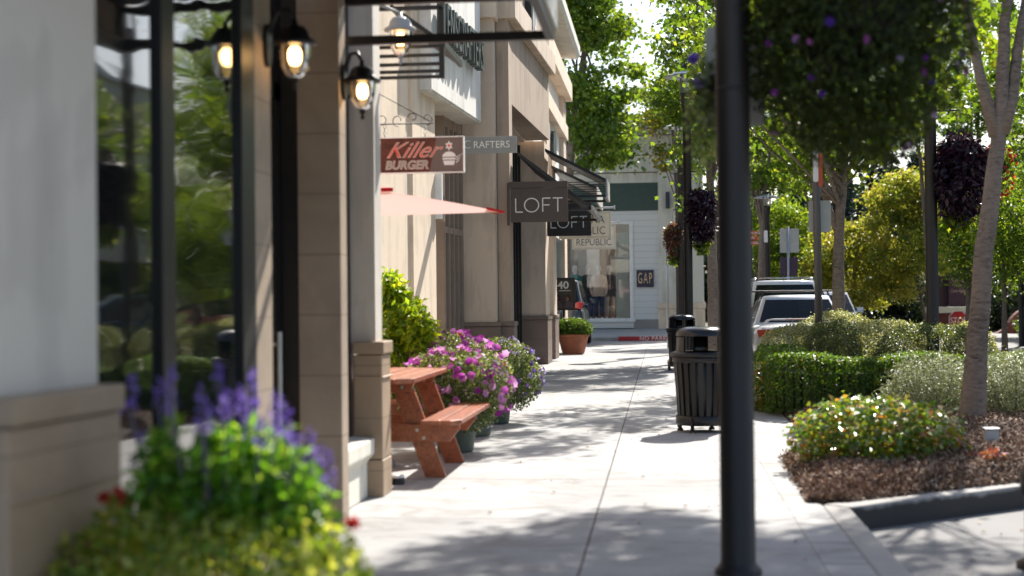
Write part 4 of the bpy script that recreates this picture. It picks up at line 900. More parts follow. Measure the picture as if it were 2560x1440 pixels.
# lime shrub
def shrub(name, label, cat, c, rad, n, size, mat, group=None, shell=.5, ncl=30, cr=.3, aspect=.5, up=.5, sq=2.3, core=True, kind='kite', zmin=.03, stems=18, droop=.2, outw=.6):
    t = thing(name, (c[0], c[1], 0), label, cat, group)
    P, D = cloud(n, c, rad, shell=shell, nclump=ncl, cr=cr, sq=sq); o_ = R.uniform(size=len(P)) < .06; P[o_] += D[o_] * R.uniform(.01, .08, (int(o_.sum()), 1)); k = P[:, 2] > zmin; P = P[k]; D = D[k]
    foliage_part('foliage', P, size, mat, t, kind, up, droop, aspect, D, outw)
    q = MB()
    for i in range(stems):
        a = 2 * pi * i / stems + rnd.random(); e = (c[0] + rad[0] * .75 * math.cos(a), c[1] + rad[1] * .75 * math.sin(a), c[2] + rad[2] * rnd.uniform(-.2, .6))
        q.tube([(c[0] + .12 * math.cos(a), c[1] + .12 * math.sin(a), 0), (c[0] + rad[0] * .4 * math.cos(a), c[1] + rad[1] * .4 * math.sin(a), c[2] * .6), e], [.014, .01, .004], 5, False)
    q.build('branches', M['bark2'], t)
    return t
x_ = XY(1000, 13.6)
P_ = [(x_ - .12, 13.6, .95, .30, .60), (x_ + .14, 13.6, 1.1, .20, .26), (x_ - .12, 13.7, 1.38, .17, .26)]
t = thing('lime_shrub', (x_, 13.6, 0), 'tall lime yellow leafy shrub between the grey pier and the peach wall', 'shrub')
PP = np.concatenate([cloud(1500, (a, b, c), (r, r, h), shell=.25, nclump=9, cr=.6)[0] for a, b, c, r, h in P_]); foliage_part('foliage', PP[PP[:, 2] > .3], .085, F_lime, t, droop=.9, up=.2, aspect=.42)
q = MB()
for k in range(14): a, b, c, r, h = P_[k % 3]; an = k * 2.4; q.tube([(x_, 13.6, .2), (a + r * .3 * math.cos(an), b + r * .3 * math.sin(an), c * .8), (a + r * .6 * math.cos(an), b + r * .6 * math.sin(an), c + h * .7)], [.014, .01, .004], 5, False)
q.build('branches', M['bark2'], t); pot(t, x_, 13.6, .2, .26, .4, M['terracotta'])

# blurred salvia planter in the foreground
sy0 = 4.15; sx0 = XY(528, sy0)
t = thing('flower_planter', (sx0, sy0, 0), 'blurred foreground planter of violet salvia spikes over yellow green foliage', 'planter')
pot(t, sx0, sy0, .24, .32, .40, M['terracotta'])
P, D = cloud(8000, (sx0 - .02, sy0, .44), (.50, .40, .31), shell=.5, nclump=16, cr=.3); k_ = P[:, 2] > .3; foliage_part('low_foliage', P[k_], .036, F_lowmix, t, out=D[k_], outw=.5, aspect=.6)
for nme, ccx, ccz, rx_, rz_, n_ in ((0, 400, 1185, .065, .17, 430), (0, 520, 1215, .10, .16, 600), (0, 640, 1195, .13, .17, 1000), (0, 740, 1250, .10, .14, 500), (0, 545, 1110, .06, .07, 160)):
    cxx, ccz = onY(ccx, ccz, sy0); P, D = cloud(n_, (cxx, sy0, ccz), (rx_, .17, rz_), shell=.2, nclump=8, cr=.3); foliage_part('upright_foliage', P, .050, F_bright, t, up=.1, droop=.5, aspect=.38, out=D, outw=.4)
sp = []; stems_ = MB()
for (px_, ptop, pbot) in ((335, 930, 1030), (350, 1080, 1180), (400, 950, 1020), (430, 915, 1030), (505, 965, 1080), (520, 1010, 1075), (545, 905, 1060), (570, 985, 1050), (600, 960, 1050), (632, 930, 1100), (640, 1000, 1090), (692, 970, 1040), (700, 1010, 1090), (715, 1030, 1110), (738, 1080, 1130), (775, 1070, 1180), (800, 1110, 1210), (655, 1040, 1120), (770, 1130, 1200), (822, 1120, 1230), (610, 1040, 1110), (670, 1060, 1120)):
    Yd = sy0 + rnd.uniform(-.18, .18); X1_, z1_ = onY(px_, ptop, Yd); X2_, z2_ = onY(px_ + rnd.uniform(-12, 12), pbot, Yd)
    stems_.tube([(sx0 + (X2_ - sx0) * .5, sy0, .4), (X2_, Yd, z2_), (X1_, Yd, z1_)], [.005, .004, .002], 5, False)
    nn = int(36 * (z1_ - z2_) / .10); u = R.uniform(0, 1, nn); rr = .017 * (1.1 - u * .8)
    an = R.uniform(0, 2 * pi, nn); sp.append(np.stack([X2_ + (X1_ - X2_) * u + rr * np.cos(an), np.full(nn, Yd) + rr * np.sin(an), z2_ + (z1_ - z2_) * u], 1))
stems_.build('stems', plain('salvia_stem', (.1, .08, .12), .7), t)
sp = np.concatenate(sp); foliage_part('flower_spikes', sp, .018, P_violet, t, up=0, droop=-.3, aspect=.55)
for (px_, py_) in ((262, 1245), (300, 1235), (318, 1250), (885, 1310)):
    X1_, z1_ = onY(px_, py_, sy0); P, D = cloud(14, (X1_, sy0, z1_), (.018, .02, .018)); petals('red_blossoms', P, D, .03, P_red, t)

# ------------------------------------------------------------------ hanging baskets
def basket(c, rad, trail, n, mat, label, armx, size, flowers=(), army=None, n2=0, mat2=None, bowl=.25, arm_z=None):
    t = thing('hanging_basket', c, label, 'hanging basket', None)
    P, D = cloud(n, c, rad, shell=.45, nclump=22, cr=.28)
    Q = P.copy(); low = P[:, 2] < c[2]; Q[low, 2] = c[2] + (P[low, 2] - c[2]) * trail
    foliage_part('foliage', Q, size, mat, t, up=.1, droop=.9, aspect=.5, out=D, outw=.6)
    if n2:
        P2, D2 = cloud(n2, (c[0], c[1], c[2] - rad[2] * (trail - .1)), (rad[0] * .55, rad[1] * .55, rad[2] * .55), shell=.3, nclump=8, cr=.4); foliage_part('trailing_foliage', P2, size, mat2, t, up=.2, droop=.5)
    MB().lathe([(0, -bowl), (bowl * .6, -bowl * .8), (bowl * .9, -bowl * .4), (bowl, 0), (bowl, .03)], (c[0], c[1], c[2]), 20).build('basket', M['black'], t, True)
    az_ = arm_z if arm_z else c[2] + rad[2] + .35
    m_ = MB().tube([(armx, c[1] if army is None else army, az_), (c[0], c[1], az_)], .014, 8)
    for k in range(3): a = k * 2.1; m_.tube([(c[0], c[1], az_), (c[0] + bowl * math.cos(a), c[1] + bowl * math.sin(a), c[2] + .02)], .004, 5)
    m_.build('hanging_arm', M['black'], t, True)
    for (nf, fm, fs) in flowers:
        P, D = cloud(nf, c, [r * 1.03 for r in rad], shell=.95, nclump=22, cr=.2); low = P[:, 2] < c[2]; P[low, 2] = c[2] + (P[low, 2] - c[2]) * trail; petals('blossoms', P, D, fs, fm, t)
    return t
bx_ = onY(2135, 60, 6.95)[0]
basket((bx_, 6.95, 2.66), (.52, .5, .46), 1.5, 15000, F_basket, 'huge dark green hanging basket with scattered violet petunias beside the near post', PX, .042, [(46, P_mix, .042)], bowl=.3, arm_z=3.4)
# loose sprigs of a second basket peeping past the post
cc = (PX - .13, 7.15, 2.30)
t = thing('hanging_basket', cc, 'small loose basket with pink and violet blooms peeping out left of the near post', 'hanging basket')
P, D = cloud(420, cc, (.12, .12, .34), shell=.1, nclump=8, cr=.4); foliage_part('foliage', P, .045, F_petunia, t, up=.1, droop=.7)
MB().lathe([(0, -.1), (.07, -.06), (.09, .0), (.09, .02)], (cc[0] + .1, cc[1], cc[2] + .1), 14).tube([(cc[0] + .1, cc[1], cc[2] + .1), (PX, 6.98, cc[2] + .45)], .006, 5).build('basket', M['black'], t)
for (px_, py_, mt) in ((1735, 148, P_violet), (1805, 66, P_magenta), (1750, 205, P_lilac)):
    X1_, z1_ = onY(px_, py_, 7.1); P, D = cloud(5, (X1_, 6.85 if px_ == 1805 else 7.1, z1_), (.012, .012, .012)); petals('blossoms', P, np.tile([[-.2, -1, .3]], (len(P), 1)), .055, mt, t)
LA = spots[1]; LB = spots[2]; LR = spots[4]
basket((XY(1757, 27.5), 27.5, 3.12), (.29, .29, .32), 2.5, 2600, F_purple, 'dark purple leafed hanging basket on the near glass lamp post', LA[0], .10, n2=260, mat2=F_maple, bowl=.2)
basket((XY(1686, 35.5), 35.5, 2.95), (.23, .23, .28), 2.2, 1500, F_coleus, 'rust and purple leafed hanging basket left of the lamp posts', LB[0], .09, n2=300, mat2=F_maple, bowl=.16)
basket((XY(2402, 19.6), 19.6, 3.10), (.36, .36, .38), 2.0, 4200, F_purple, 'dark purple leafed basket hanging between the right post and the spotted trunk', LR[0], .10, n2=420, mat2=F_maple, bowl=.25)
basket((XY(2500, 21.5), 21.5, 3.25), (.24, .24, .30), 1.6, 700, F_maple, 'small green basket with red geraniums half hidden by the spotted trunk', XY(2553, 21.5), .07, [(110, P_red, .07)], bowl=.15)

# ------------------------------------------------------------------ sign plates and poles
back = plain('sign_back', (.44, .43, .40), .5, .2)
def rr(w_, h_, r, n=5):
    p = []
    for cx_, cz_, a0 in ((w_ / 2 - r, h_ / 2 - r, 0), (-w_ / 2 + r, h_ / 2 - r, pi / 2), (-w_ / 2 + r, -h_ / 2 + r, pi), (w_ / 2 - r, -h_ / 2 + r, 3 * pi / 2)):
        p += [(cx_ + r * math.cos(a0 + pi / 2 * k / n), cz_ + r * math.sin(a0 + pi / 2 * k / n)) for k in range(n + 1)]
    return p
def plate(t, cx_, cz_, w_, h_, Y, mat, name='plate', r=.03): return MB().prismY([(cx_ + a, cz_ + b) for a, b in rr(w_, h_, r)], Y, Y + .004).build(name, mat, t)
def px_plate(t, x0, x1, y0, y1, Y, mat, name='plate'):
    a = onY(x0, y1, Y); b = onY(x1, y0, Y); return plate(t, (a[0] + b[0]) / 2, (a[1] + b[1]) / 2, b[0] - a[0], b[1] - a[1], Y, mat, name)
t = thing('notice_board', (PX, 7.1, 2.1), 'pale back of a tall sign plate fixed behind the near post', 'sign')
px_plate(t, 1766, 1912, 62, 318, 7.2, back); MB().bar((PX, 7.03, 2.15), (PX, 7.2, 2.15), .03, .03).bar((PX, 7.03, 2.0), (PX, 7.2, 2.0), .03, .03).build('clamp', M['steel'], t)
YS = 20.3; sx_ = XY(2047, YS)
t = thing('sign_post', (sx_, YS, 0), 'slim grey post in the shrubs with pale sign plate behind, red panel above', 'sign post')
MB().tube([(sx_, YS, 0), (sx_ - .02, YS, 4.6)], .052, 16).build('post', plain('taupe_post', (.10, .09, .085), .45), t, True)
px_plate(t, 2022, 2077, 501, 581, YS + .09, back)
px_plate(t, 2033, 2045, 360, 455, YS - .07, M['letter'], 'white_panel'); 
o_ = px_plate(t, 2046, 2056, 384, 466, YS - .06, plain('orange_panel', (.55, .09, .03), .6), 'red_panel')
YS = 41; sx_ = XY(1972, YS)
t = thing('sign_post', (sx_, YS, -.15), 'galvanised post with blank back of a square sign over a dark purple plate', 'sign post')
MB().tube([(sx_, YS, -.15), (sx_, YS, onY(1972, 567, YS)[1])], .035, 10).build('post', M['steel'], t, True)
px_plate(t, 1950, 1997, 571, 632, YS + .05, back); px_plate(t, 1950, 1994, 642, 690, YS + .07, plain('purple_plate', (.05, .022, .05), .5), 'purple_plate')
YS = 40; sx_ = XY(1669, YS)
t = thing('sign_post', (sx_, YS, 0), 'thin galvanised post with an edge-on white sign before the white shop', 'sign post')
MB().tube([(sx_, YS, 0), (sx_, YS, onY(1669, 587, YS)[1])], .03, 10).build('post', M['steel'], t, True)
MB().box(sx_ - .05, sx_ - .045, YS - .2, YS + .15, 2.35, 3.0).box(sx_ + .06, sx_ + .2, YS + .03, YS + .034, 2.4, 2.8).build('plate', M['letter'], t)
YS = 43.2
t = thing('direction_sign', (XY(1882, YS), YS, 3), 'stack of three small orange direction boards with white words by the forked trunk', 'direction sign')
org_ = plain('orange_board', (.50, .085, .03), .6)
for i, (ya, yb, wd) in enumerate(((577, 588, 'BOARDING'), (590, 600, 'BILL'), (602, 613, 'N CHANG'))):
    a = onY(1862, yb, YS); b = onY(1895, ya, YS); o_ = MB().box(a[0], b[0], YS, YS + .03, a[1], b[1]).build('board', org_, t); lettering(wd, .10, o_, M['letter'], ((a[0] + b[0]) / 2 + .05, YS - .004, (a[1] + b[1]) / 2), '-Y', .001, 'lettering', .75)
MB().tube([(XY(1878, YS), YS + .08, -.15), (XY(1878, YS), YS + .08, 4)], .05, 8).build('post', M['post'], t)
t = thing('small_sign', (XY(1914, 43.8), 43.8, 3), 'small white plate strapped to the thin dark post behind the forked trunk', 'sign'); px_plate(t, 1910, 1919, 576, 606, 43.85, M['letter'])
# poster stand
YS = 37.0; t = thing('poster_stand', (XY(1408, YS), YS, 0), 'black framed poster stand with white number forty above two faces', 'poster stand')
a = onY(1381, 776, YS); b = onY(1437, 694, YS); MB().box(a[0], b[0], YS, YS + .04, a[1], a[1] + .05).box(a[0], b[0], YS, YS + .04, b[1] - .05, b[1]).box(a[0], a[0] + .05, YS, YS + .04, a[1] + .051, b[1] - .051).box(b[0] - .05, b[0], YS, YS + .04, a[1] + .051, b[1] - .051).build('frame', M['black'], t)
MB().box(a[0] + .05, b[0] - .05, YS + .01, YS + .03, a[1] + .05, b[1] - .05).build('poster', plain('poster_taupe', (.045, .035, .032), .5, 0, .35, 3), t)
lettering('40', .27, t, M['letter'], ((a[0] + b[0]) / 2 - .01, YS + .004, b[1] - .20), '-Y', .001, 'number', 1.1, 0, .006)
MB().box(a[0] + .18, b[0] - .12, YS + .004, YS + .008, b[1] - .345, b[1] - .33).build('small_print', M['letter'], t)
skin_ = plain('portrait_skin', (.20, .11, .085), .7); hair_ = plain('portrait_hair', (.035, .018, .014), .8); cloth_ = plain('portrait_cloth', (.11, .075, .09), .8)
for k, (fx, fz) in enumerate(((a[0] + .13, a[1] + .33), (b[0] - .18, a[1] + .30))):
    m_ = MB(); flat(m_, [(fx + .075 * math.cos(q) , fz + .10 * math.sin(q)) for q in [j * pi / 9 for j in range(18)]], YS + .0075); m_.build('portrait_hair', hair_, t)
    m_ = MB(); s_ = -1 if k == 0 else -1; flat(m_, [(fx - .02 + .045 * math.cos(q), fz - .01 + .065 * math.sin(q)) for q in [j * pi / 8 for j in range(16)]], YS + .006); m_.build('portrait_face', skin_, t)
    m_ = MB(); flat(m_, [(fx - .11, a[1] + .06), (fx + .13, a[1] + .06), (fx + .11, a[1] + .18), (fx + .03, fz - .08), (fx - .05, fz - .08)], YS + .005 - k * .001); m_.build('portrait_clothes', cloth_, t)
MB().tube([((a[0] + b[0]) / 2, YS + .02, 0), ((a[0] + b[0]) / 2, YS + .02, a[1])], .035, 10).build('post', M['black'], t, True)
# stop sign, kiosk, low walls
YS = 58.0; c_ = onY(2396, 800, YS)
t = thing('stop_sign', (c_[0], YS, -.15), 'red octagonal stop sign with white border low behind the shrubs', 'stop sign')
def octa(r, y): return MB().prismY([(c_[0] + r * math.cos(pi / 8 + k * pi / 4), c_[1] + r * math.sin(pi / 8 + k * pi / 4)) for k in range(8)], y, y + .01)
octa(.40, YS + .012).build('border', M['letter'], t); octa(.37, YS).build('panel', plain('stop_red', (.55, .02, .025), .5), t)
lettering('STOP', .33, t, M['letter'], (c_[0], YS - .005, c_[1] - .02), '-Y', .002, 'lettering', .82, 0, .003)
MB().tube([(c_[0], YS + .05, -.15), (c_[0], YS + .05, c_[1] + .3)], .03, 8).build('post', M['steel'], t)
YS = 60.0; maroon = plain('maroon_brick', (.13, .035, .03), .8, 0, .25, 6); plum = plain('plum_board', (.055, .022, .045), .5)
t = thing('entrance_monument', (XY(2400, YS), YS, -.15), 'maroon brick entrance monument with pale cap and plum thank you board', 'monument sign')
def yb2(x, y, Y=YS): return onY(x, y, Y)
a = yb2(2335, 850); b = yb2(2440, 782); MB().box(a[0], b[0], YS, YS + 1.2, -.17, b[1]).build('brick_base', maroon, t)
MB().box(a[0] - .1, b[0] + .1, YS - .08, YS + 1.3, b[1] + .001, yb2(2400, 767)[1]).build('cap', M['cream'], t, bevel=.02)
MB().box(a[0] + .1, XY(2375, YS), YS + .3, YS + .8, yb2(2400, 766)[1], yb2(2400, 690)[1]).build('pillar', plum, t)
pn = MB().box(XY(2373, YS), XY(2440, YS), YS + .15, YS + .25, yb2(2400, 764)[1], yb2(2400, 682)[1]).build('board', plum, t)
for i, (wd, yy_) in enumerate((('Thank You', 701), ('Please', 713), ('Come Again', 727))): lettering(wd, .19, pn, plain('pinkish_letter', (.62, .40, .38), .5), (XY(2397, YS), YS + .145, yb2(2400, yy_)[1]), '-Y', .002, 'lettering', .62, .1)
t = thing('brick_wall', (15, 58, -.15), 'curved low maroon brick wall at the far right beyond the bright road', 'wall')
m_ = MB(); a = yb2(2488, 838); pr_ = [(a[0], -.17)] + [(a[0] + .5 + 1.0 * (1 - math.cos(q)) , 1.0 * math.sin(q) - .1) for q in [k * pi / 16 for k in range(1, 9)]] + [(a[0] + 5, .95), (a[0] + 5, -.17)]
m_.prismY(pr_, YS, YS + .5).build('wall', maroon, t)
# bed light and basket on the ground of the bed
X_, Y_ = onZ(2478, 1118, .12)
t = thing('garden_light', (X_, Y_, .1), 'small pale grey box light in the mulch right of the tree trunk', 'garden light')
MB().prism([(X_ - .05, Y_ - .05), (X_ + .05, Y_ - .05), (X_ + .05, Y_ + .05), (X_ - .05, Y_ + .05)], .10, .26).box(X_ - .06, X_ + .06, Y_ - .06, Y_ + .06, .262, .275).build('housing', plain('pale_grey', (.42, .45, .48), .4), t, bevel=.01)
X_, Y_ = onZ(2553, 1440, -.15)
t = thing('bollard', (2.15, 7.9, -.15), 'low black round headed bollard cut off by the right edge of the picture', 'bollard')
bX = XY(2590, 7.9); t.location = (bX, 7.9, -.15); ORG[t.name] = Vector(t.location)
MB().lathe([(.12, 0), (.12, .03), (.075, .05), (.072, .38), (.095, .40), (.095, .50), (.06, .56), (0, .58)], (bX, 7.9, -.15), 24).build('body', M['black'], t, True)
t = thing('pavement_cap', (XY(988, 10.2), 10.2, 0), 'small white capped round fitting on the pavement beside the grey pier', 'floor fitting')
MB().lathe([(.05, 0), (.05, .05), (.045, .055)], (XY(990, 10.15), 10.15, 0), 16).build('collar', M['black'], t, True); MB().lathe([(.052, .05), (.045, .065), (0, .07)], (XY(990, 10.15), 10.15, 0), 16).build('cap', M['letter'], t, True)

# ------------------------------------------------------------------ hedge and shrubs
t = thing('box_hedge', (1.9, 16, 0), 'clipped bright green box hedge curving round the planting bed', 'hedge')
hp = [(4.9, 16.6), (4.0, 16.4), (3.2, 16.2), (2.4, 16.0), (1.9, 16.0), (1.55, 16.25), (1.48, 16.9), (1.52, 18.2), (1.6, 20.0)]
def smooth_path(p, n=6):
    P_ = [Vector(a) for a in p]; P_ = [2 * P_[0] - P_[1]] + P_ + [2 * P_[-1] - P_[-2]]; o = []
    for i in range(1, len(P_) - 2):
        for k in range(n):
            t_ = k / n; a, b, c, d = P_[i - 1:i + 3]; o.append(tuple(.5 * ((2 * b) + (c - a) * t_ + (2 * a - 5 * b + 4 * c - d) * t_ ** 2 + (3 * b - a - 3 * c + d) * t_ ** 3)))
    return o + [tuple(P_[-2])]
hp = smooth_path(hp)
hw, hh = .30, .66
def hedge_pts(n):
    segs = [(Vector(a), Vector(b)) for a, b in zip(hp[:-1], hp[1:])]; ls = np.array([(b - a).length for a, b in segs]); pick = R.choice(len(segs), n, p=ls / ls.sum())
    out = []; nr = []
    for i in range(n):
        a, b = segs[pick[i]]; u = R.uniform(); p = a + (b - a) * u; d = (b - a).normalized(); q = Vector((-d.y, d.x))
        # perimeter position on a rounded box
        w3 = R.uniform(0, 2 * hh + 2 * hw); side = -1 if w3 < hh else (1 if w3 < 2 * hh else 0); r = 1 - .10 * R.uniform() ** 2 + R.normal() * .02
        if side: cx_ = side; cz_ = R.uniform(.03, hh); cx_ *= 1 - .22 * max(0, (cz_ / hh - .82) / .18) ** 2
        else: cx_ = R.uniform(-.86, .86); cz_ = hh
        lo = .03 * math.sin(p.x * 5) * math.sin(p.y * 4)
        out.append((p.x + q.x * cx_ * hw * (r if side else 1), p.y + q.y * cx_ * hw * (r if side else 1), (cz_ + lo) * (1 if side else r))); nr.append((q.x * side, q.y * side, 0 if side else 1))
    return np.array(out), np.array(nr)
P, D = hedge_pts(80000); foliage_part('foliage', P, .034, F_box, t, out=D, outw=1.2, up=.2, aspect=.6)
core = MB()
for a, b in zip(hp[:-1], hp[1:]): core.seg(a, b, hw * .5, .04, hh * .74, hw * .5)
core.build('woody_core', F_box, t)
GS = 'rounded clipped shrubs behind the hedge'
def sc(px_, Y): return XY(px_, Y)
shrub('clipped_shrub', 'silvery green rounded shrub in front of the parked pale saloon', 'shrub', (sc(1990, 20.5), 20.5, .40), (.50, .5, .52), 16000, .034, F_grey, GS, shell=.8, sq=2.6)
shrub('clipped_shrub', 'dense dark green rounded shrub around the foot of the slim sign post', 'shrub', (sc(2080, 19.6), 19.6, .42), (.36, .42, .58), 13000, .034, F_grey2, GS, shell=.8, sq=2.6)
shrub('clipped_shrub', 'broad dull green clipped shrub mound below the far trees, widest of the row', 'shrub', (sc(2200, 20.2), 20.2, .38), (.62, .6, .58), 20000, .036, F_grey, GS, shell=.8, sq=3.0)
shrub('clipped_shrub', 'green clipped mound left of the spotted trunk, next to the widest shrub', 'shrub', (sc(2325, 19.4), 19.4, .36), (.66, .6, .56), 20000, .036, F_grey2, GS, shell=.8, sq=3.0)
shrub('clipped_shrub', 'small rounded shrub showing right of the spotted trunk before the bright road', 'shrub', (sc(2425, 19.9), 19.9, .38), (.34, .5, .56), 12000, .036, F_grey, GS, shell=.8, sq=2.6)
shrub('clipped_shrub', 'pale clump behind the dark shrub at the base of the freckled trunk', 'shrub', (sc(2090, 22.2), 22.2, .55), (.62, .5, .55), 11000, .036, F_grey, GS, shell=.8, sq=2.4)
shrub('low_hedge_plant', 'lime green low hedge piece at the right edge behind the feathery shrub', 'hedge', (sc(2520, 17.6), 17.6, .25), (.55, .4, .33), 9000, .03, F_box, None, shell=.75, sq=3)
shrub('low_hedge_plant', 'small broad leaved plant squeezed between the post and the hedge end', 'shrub', (sc(1903, 17.0), 17.0, .28), (.16, .4, .28), 1600, .06, F_gloss, None, shell=.4)
FS = 'feathery pale shrubs on either side of the spotted trunk'
shrub('feathery_shrub', 'feathery pale green shrub left of the spotted trunk', 'shrub', (sc(2335, 14.6), 14.7, .34), (.47, .42, .36), 13000, .045, F_feather, FS, shell=.25, aspect=.18, up=.7, ncl=15, cr=.55, droop=-.3)
shrub('feathery_shrub', 'feathery pale green shrub right of the spotted trunk, cut by the frame', 'shrub', (sc(2535, 14.9), 14.9, .34), (.46, .42, .38), 13000, .045, F_feather, FS, shell=.25, aspect=.18, up=.7, ncl=15, cr=.55, droop=-.3)
shrub('glossy_shrub', 'low glossy leaved shrub with orange tips at the front of the mulch bed', 'shrub', (sc(2185, 10.9), 11.0, .27), (.60, .42, .27), 4400, .055, F_gloss, None, shell=.4, aspect=.62, up=1.7, ncl=30, cr=.35, sq=2.2)
cX, cY = onZ(2470, 1155, .12)
t = thing('small_plant', (cX, cY, .1), 'tiny sparse plant with orange and pink leaves in the mulch', 'plant'); P, D = cloud(36, (cX, cY, .18), (.12, .09, .05), shell=.1); foliage_part('foliage', P, .05, foliage('pinkish_leaf', [(.32, .10, .05), (.36, .08, .09), (.42, .26, .12)], .2), t)
MB().tube([(cX, cY, .05), (cX, cY, .17)], .005, 5).build('stem', M['bark2'], t)

# ------------------------------------------------------------------ trees
def tree(label, trunk, tr, crown, mat, leaf, n, ncl, kind='kite', barkm=None, limbs=10, name='street_tree', clr=.34, forks=(), shell=.45, group=None, up=.4, knots=(), jmin=.45):
    """trunk: path points; crown: list of (centre, radii) lobes"""
    t = thing(name, trunk[0], label, 'tree', group); bm_ = barkm or M['bark']
    q = MB(); k = len(trunk); rad = [tr * (1.18 if i == 0 else 1) * (1 - .62 * i / (k - 1)) for i in range(k)]
    # finer path with slight wobble
    path = []; rs = []
    for i in range(k - 1):
        for s in range(5):
            u = s / 5; p = Vector(trunk[i]).lerp(Vector(trunk[i + 1]), u)
            if i or s: p += Vector((rnd.uniform(-1, 1), rnd.uniform(-1, 1), 0)) * tr * .07
            path.append(p); rs.append((rad[i] * (1 - u) + rad[i + 1] * u) * rnd.uniform(.97, 1.03))
    path.append(Vector(trunk[-1])); rs.append(rad[-1]); q.tube(path, rs, 16)
    tk = q.build('trunk', bm_, t, True)
    for fk in forks: MB().tube(fk[0], fk[1], 10).build('limb', bm_, t, True)
    for (kp, kr, axis) in knots:
        MB().lathe([(0, .012), (kr * .35, .012), (kr * .6, .028), (kr, .018), (kr * 1.25, -.02)], (0, 0, 0), 16, .75, 1.25).build('knot', plain('knot_rim', (.17, .09, .07), .9), t, True).matrix_local = Matrix.Translation(Vector(kp) - org(t)) @ Matrix.Rotation(pi / 2, 4, 'X')
        MB().lathe([(0, .022), (kr * .4, .022), (kr * .5, .0)], (0, 0, 0), 12, .45, 1.3).build('knot_hole', M['black'], t).matrix_local = Matrix.Translation(Vector(kp) - org(t)) @ Matrix.Rotation(pi / 2, 4, 'X')
    cl = []; tot = sum(c[1][0] * c[1][1] * c[1][2] for c in crown)
    for c, r in crown:
        m_ = max(2, int(ncl * r[0] * r[1] * r[2] / tot)); p_, _ = cloud(m_, c, r, shell=shell); cl.append(p_)
    cl = np.concatenate(cl); top = trunk[-1]
    br = MB(); sel = R.choice(len(cl), min(limbs, len(cl)), replace=False)
    for i in sel:
        c = Vector(cl[i]); j = rnd.uniform(jmin, .97); s_ = path[int(j * (len(path) - 1))]; rr_ = rs[int(j * (len(path) - 1))]
        mid_ = s_.lerp(c, .5) + Vector((0, 0, -.05 * (c - s_).length)); br.tube([s_, mid_, c], [rr_ * .42, rr_ * .24, rr_ * .08], 6, False)
    br.build('branches', bm_, t, True)
    idx = R.integers(0, len(cl), n); sz = R.uniform(.6, 1.25, len(cl))[idx][:, None]
    off = R.normal(size=(n, 3)) * np.array([1, 1, .62]) * clr * sz * .55; P = cl[idx] + off; ctint = R.uniform(-.22, .22, len(cl))[idx]
    cr_ = foliage_part('crown', P, leaf, mat, t, kind, up=up, droop=.5, tint=np.clip(R.uniform(.1, .9, n) + ctint, 0, 1))
    return t
def tp(pts, Y, z0=None): 
    r_ = []
    for i, p in enumerate(pts):
        X_, z_ = onY(p[0], p[1], Y); r_.append((X_, Y, z_ if (i or z0 is None) else z0))
    return r_
Y1 = 14.0
tree('near birch like street tree with spotted grey trunk leaning right and a round knot', tp([(2428, 1090), (2440, 880), (2462, 620), (2485, 430), (2505, 250), (2512, 60), (2530, -120)], Y1, .03), .112,
     [((3.3, 14.4, 8.2), (2.1, 2.1, 1.9)), ((2.6, 14.0, 7.2), (1.3, 1.3, .9)), ((onY(2440, 110, 16.6)[0], 16.6, onY(2440, 110, 16.6)[1]), (.55, .6, .6)), ((onY(2540, 190, 16.2)[0], 16.2, onY(2540, 190, 16.2)[1]), (.45, .5, .6)), ((onY(2405, 250, 17)[0], 17, onY(2405, 250, 17)[1]), (.45, .4, .35)), ((onY(2515, 70, 14.3)[0], 14.3, onY(2515, 70, 14.3)[1]), (.40, .4, .35)), ((onY(2390, 60, 16)[0], 16, onY(2390, 60, 16)[1]), (.45, .4, .5))], F_maple, .09, 30000, 200, 'lobed', limbs=9, jmin=.84, clr=.36, name='street_tree',
     forks=[(tp([(2490, 340), (2450, 190), (2425, 60), (2400, -60)], Y1), [.07, .05, .04, .03]), (tp([(2505, 330), (2530, 250), (2545, 120), (2570, -40)], Y1), [.075, .06, .05, .035])], knots=[(onY(2485, 473, Y1 - .09)[0:1] + (Y1 - .085,) + onY(2485, 473, Y1)[1:], .07, 0)])
Y2 = 23.0
tree('freckled grey trunk tree with a low left fork behind the slim sign post', tp([(2096, 835), (2095, 700), (2098, 560), (2108, 450), (2118, 300), (2128, 150)], Y2, .02), .105,
     [((sc(2120, Y2), Y2, 4.9), (1.55, 1.6, 1.5)), ((sc(2190, Y2), Y2 - .2, 3.35), (.45, .6, .32)), ((sc(1990, Y2), Y2, 3.6), (.6, .8, .6)), ((1.2, 21.0, 5.2), (1.2, 1.4, .9)), ((.6, 19.3, 6.3), (1.2, 1.2, .8))], F_maple, .095, 13000, 130, 'lobed', limbs=22, clr=.38,
     forks=[(tp([(2094, 580), (2072, 520), (2055, 470), (2052, 410), (2040, 330)], Y2), [.06, .05, .045, .035, .02]), (tp([(2110, 440), (2135, 400), (2150, 330)], Y2), [.045, .035, .02])])
Y4 = 32.0
tree('tall street tree at the kerb whose pale trunk stands behind the near post', tp([(1786, 850), (1782, 700), (1778, 560), (1775, 400), (1765, 250), (1750, 100)], Y4, 0), .13,
     [((sc(1775, Y4), Y4, 7.0), (1.35, 1.7, 2.4)), ((sc(1770, Y4), Y4, 4.3), (.9, .9, .9)), ((2.0, 31, 8.6), (1.3, 1.3, 1.2))], F_maple2, .11, 14000, 130, 'lobed', limbs=22, clr=.42)
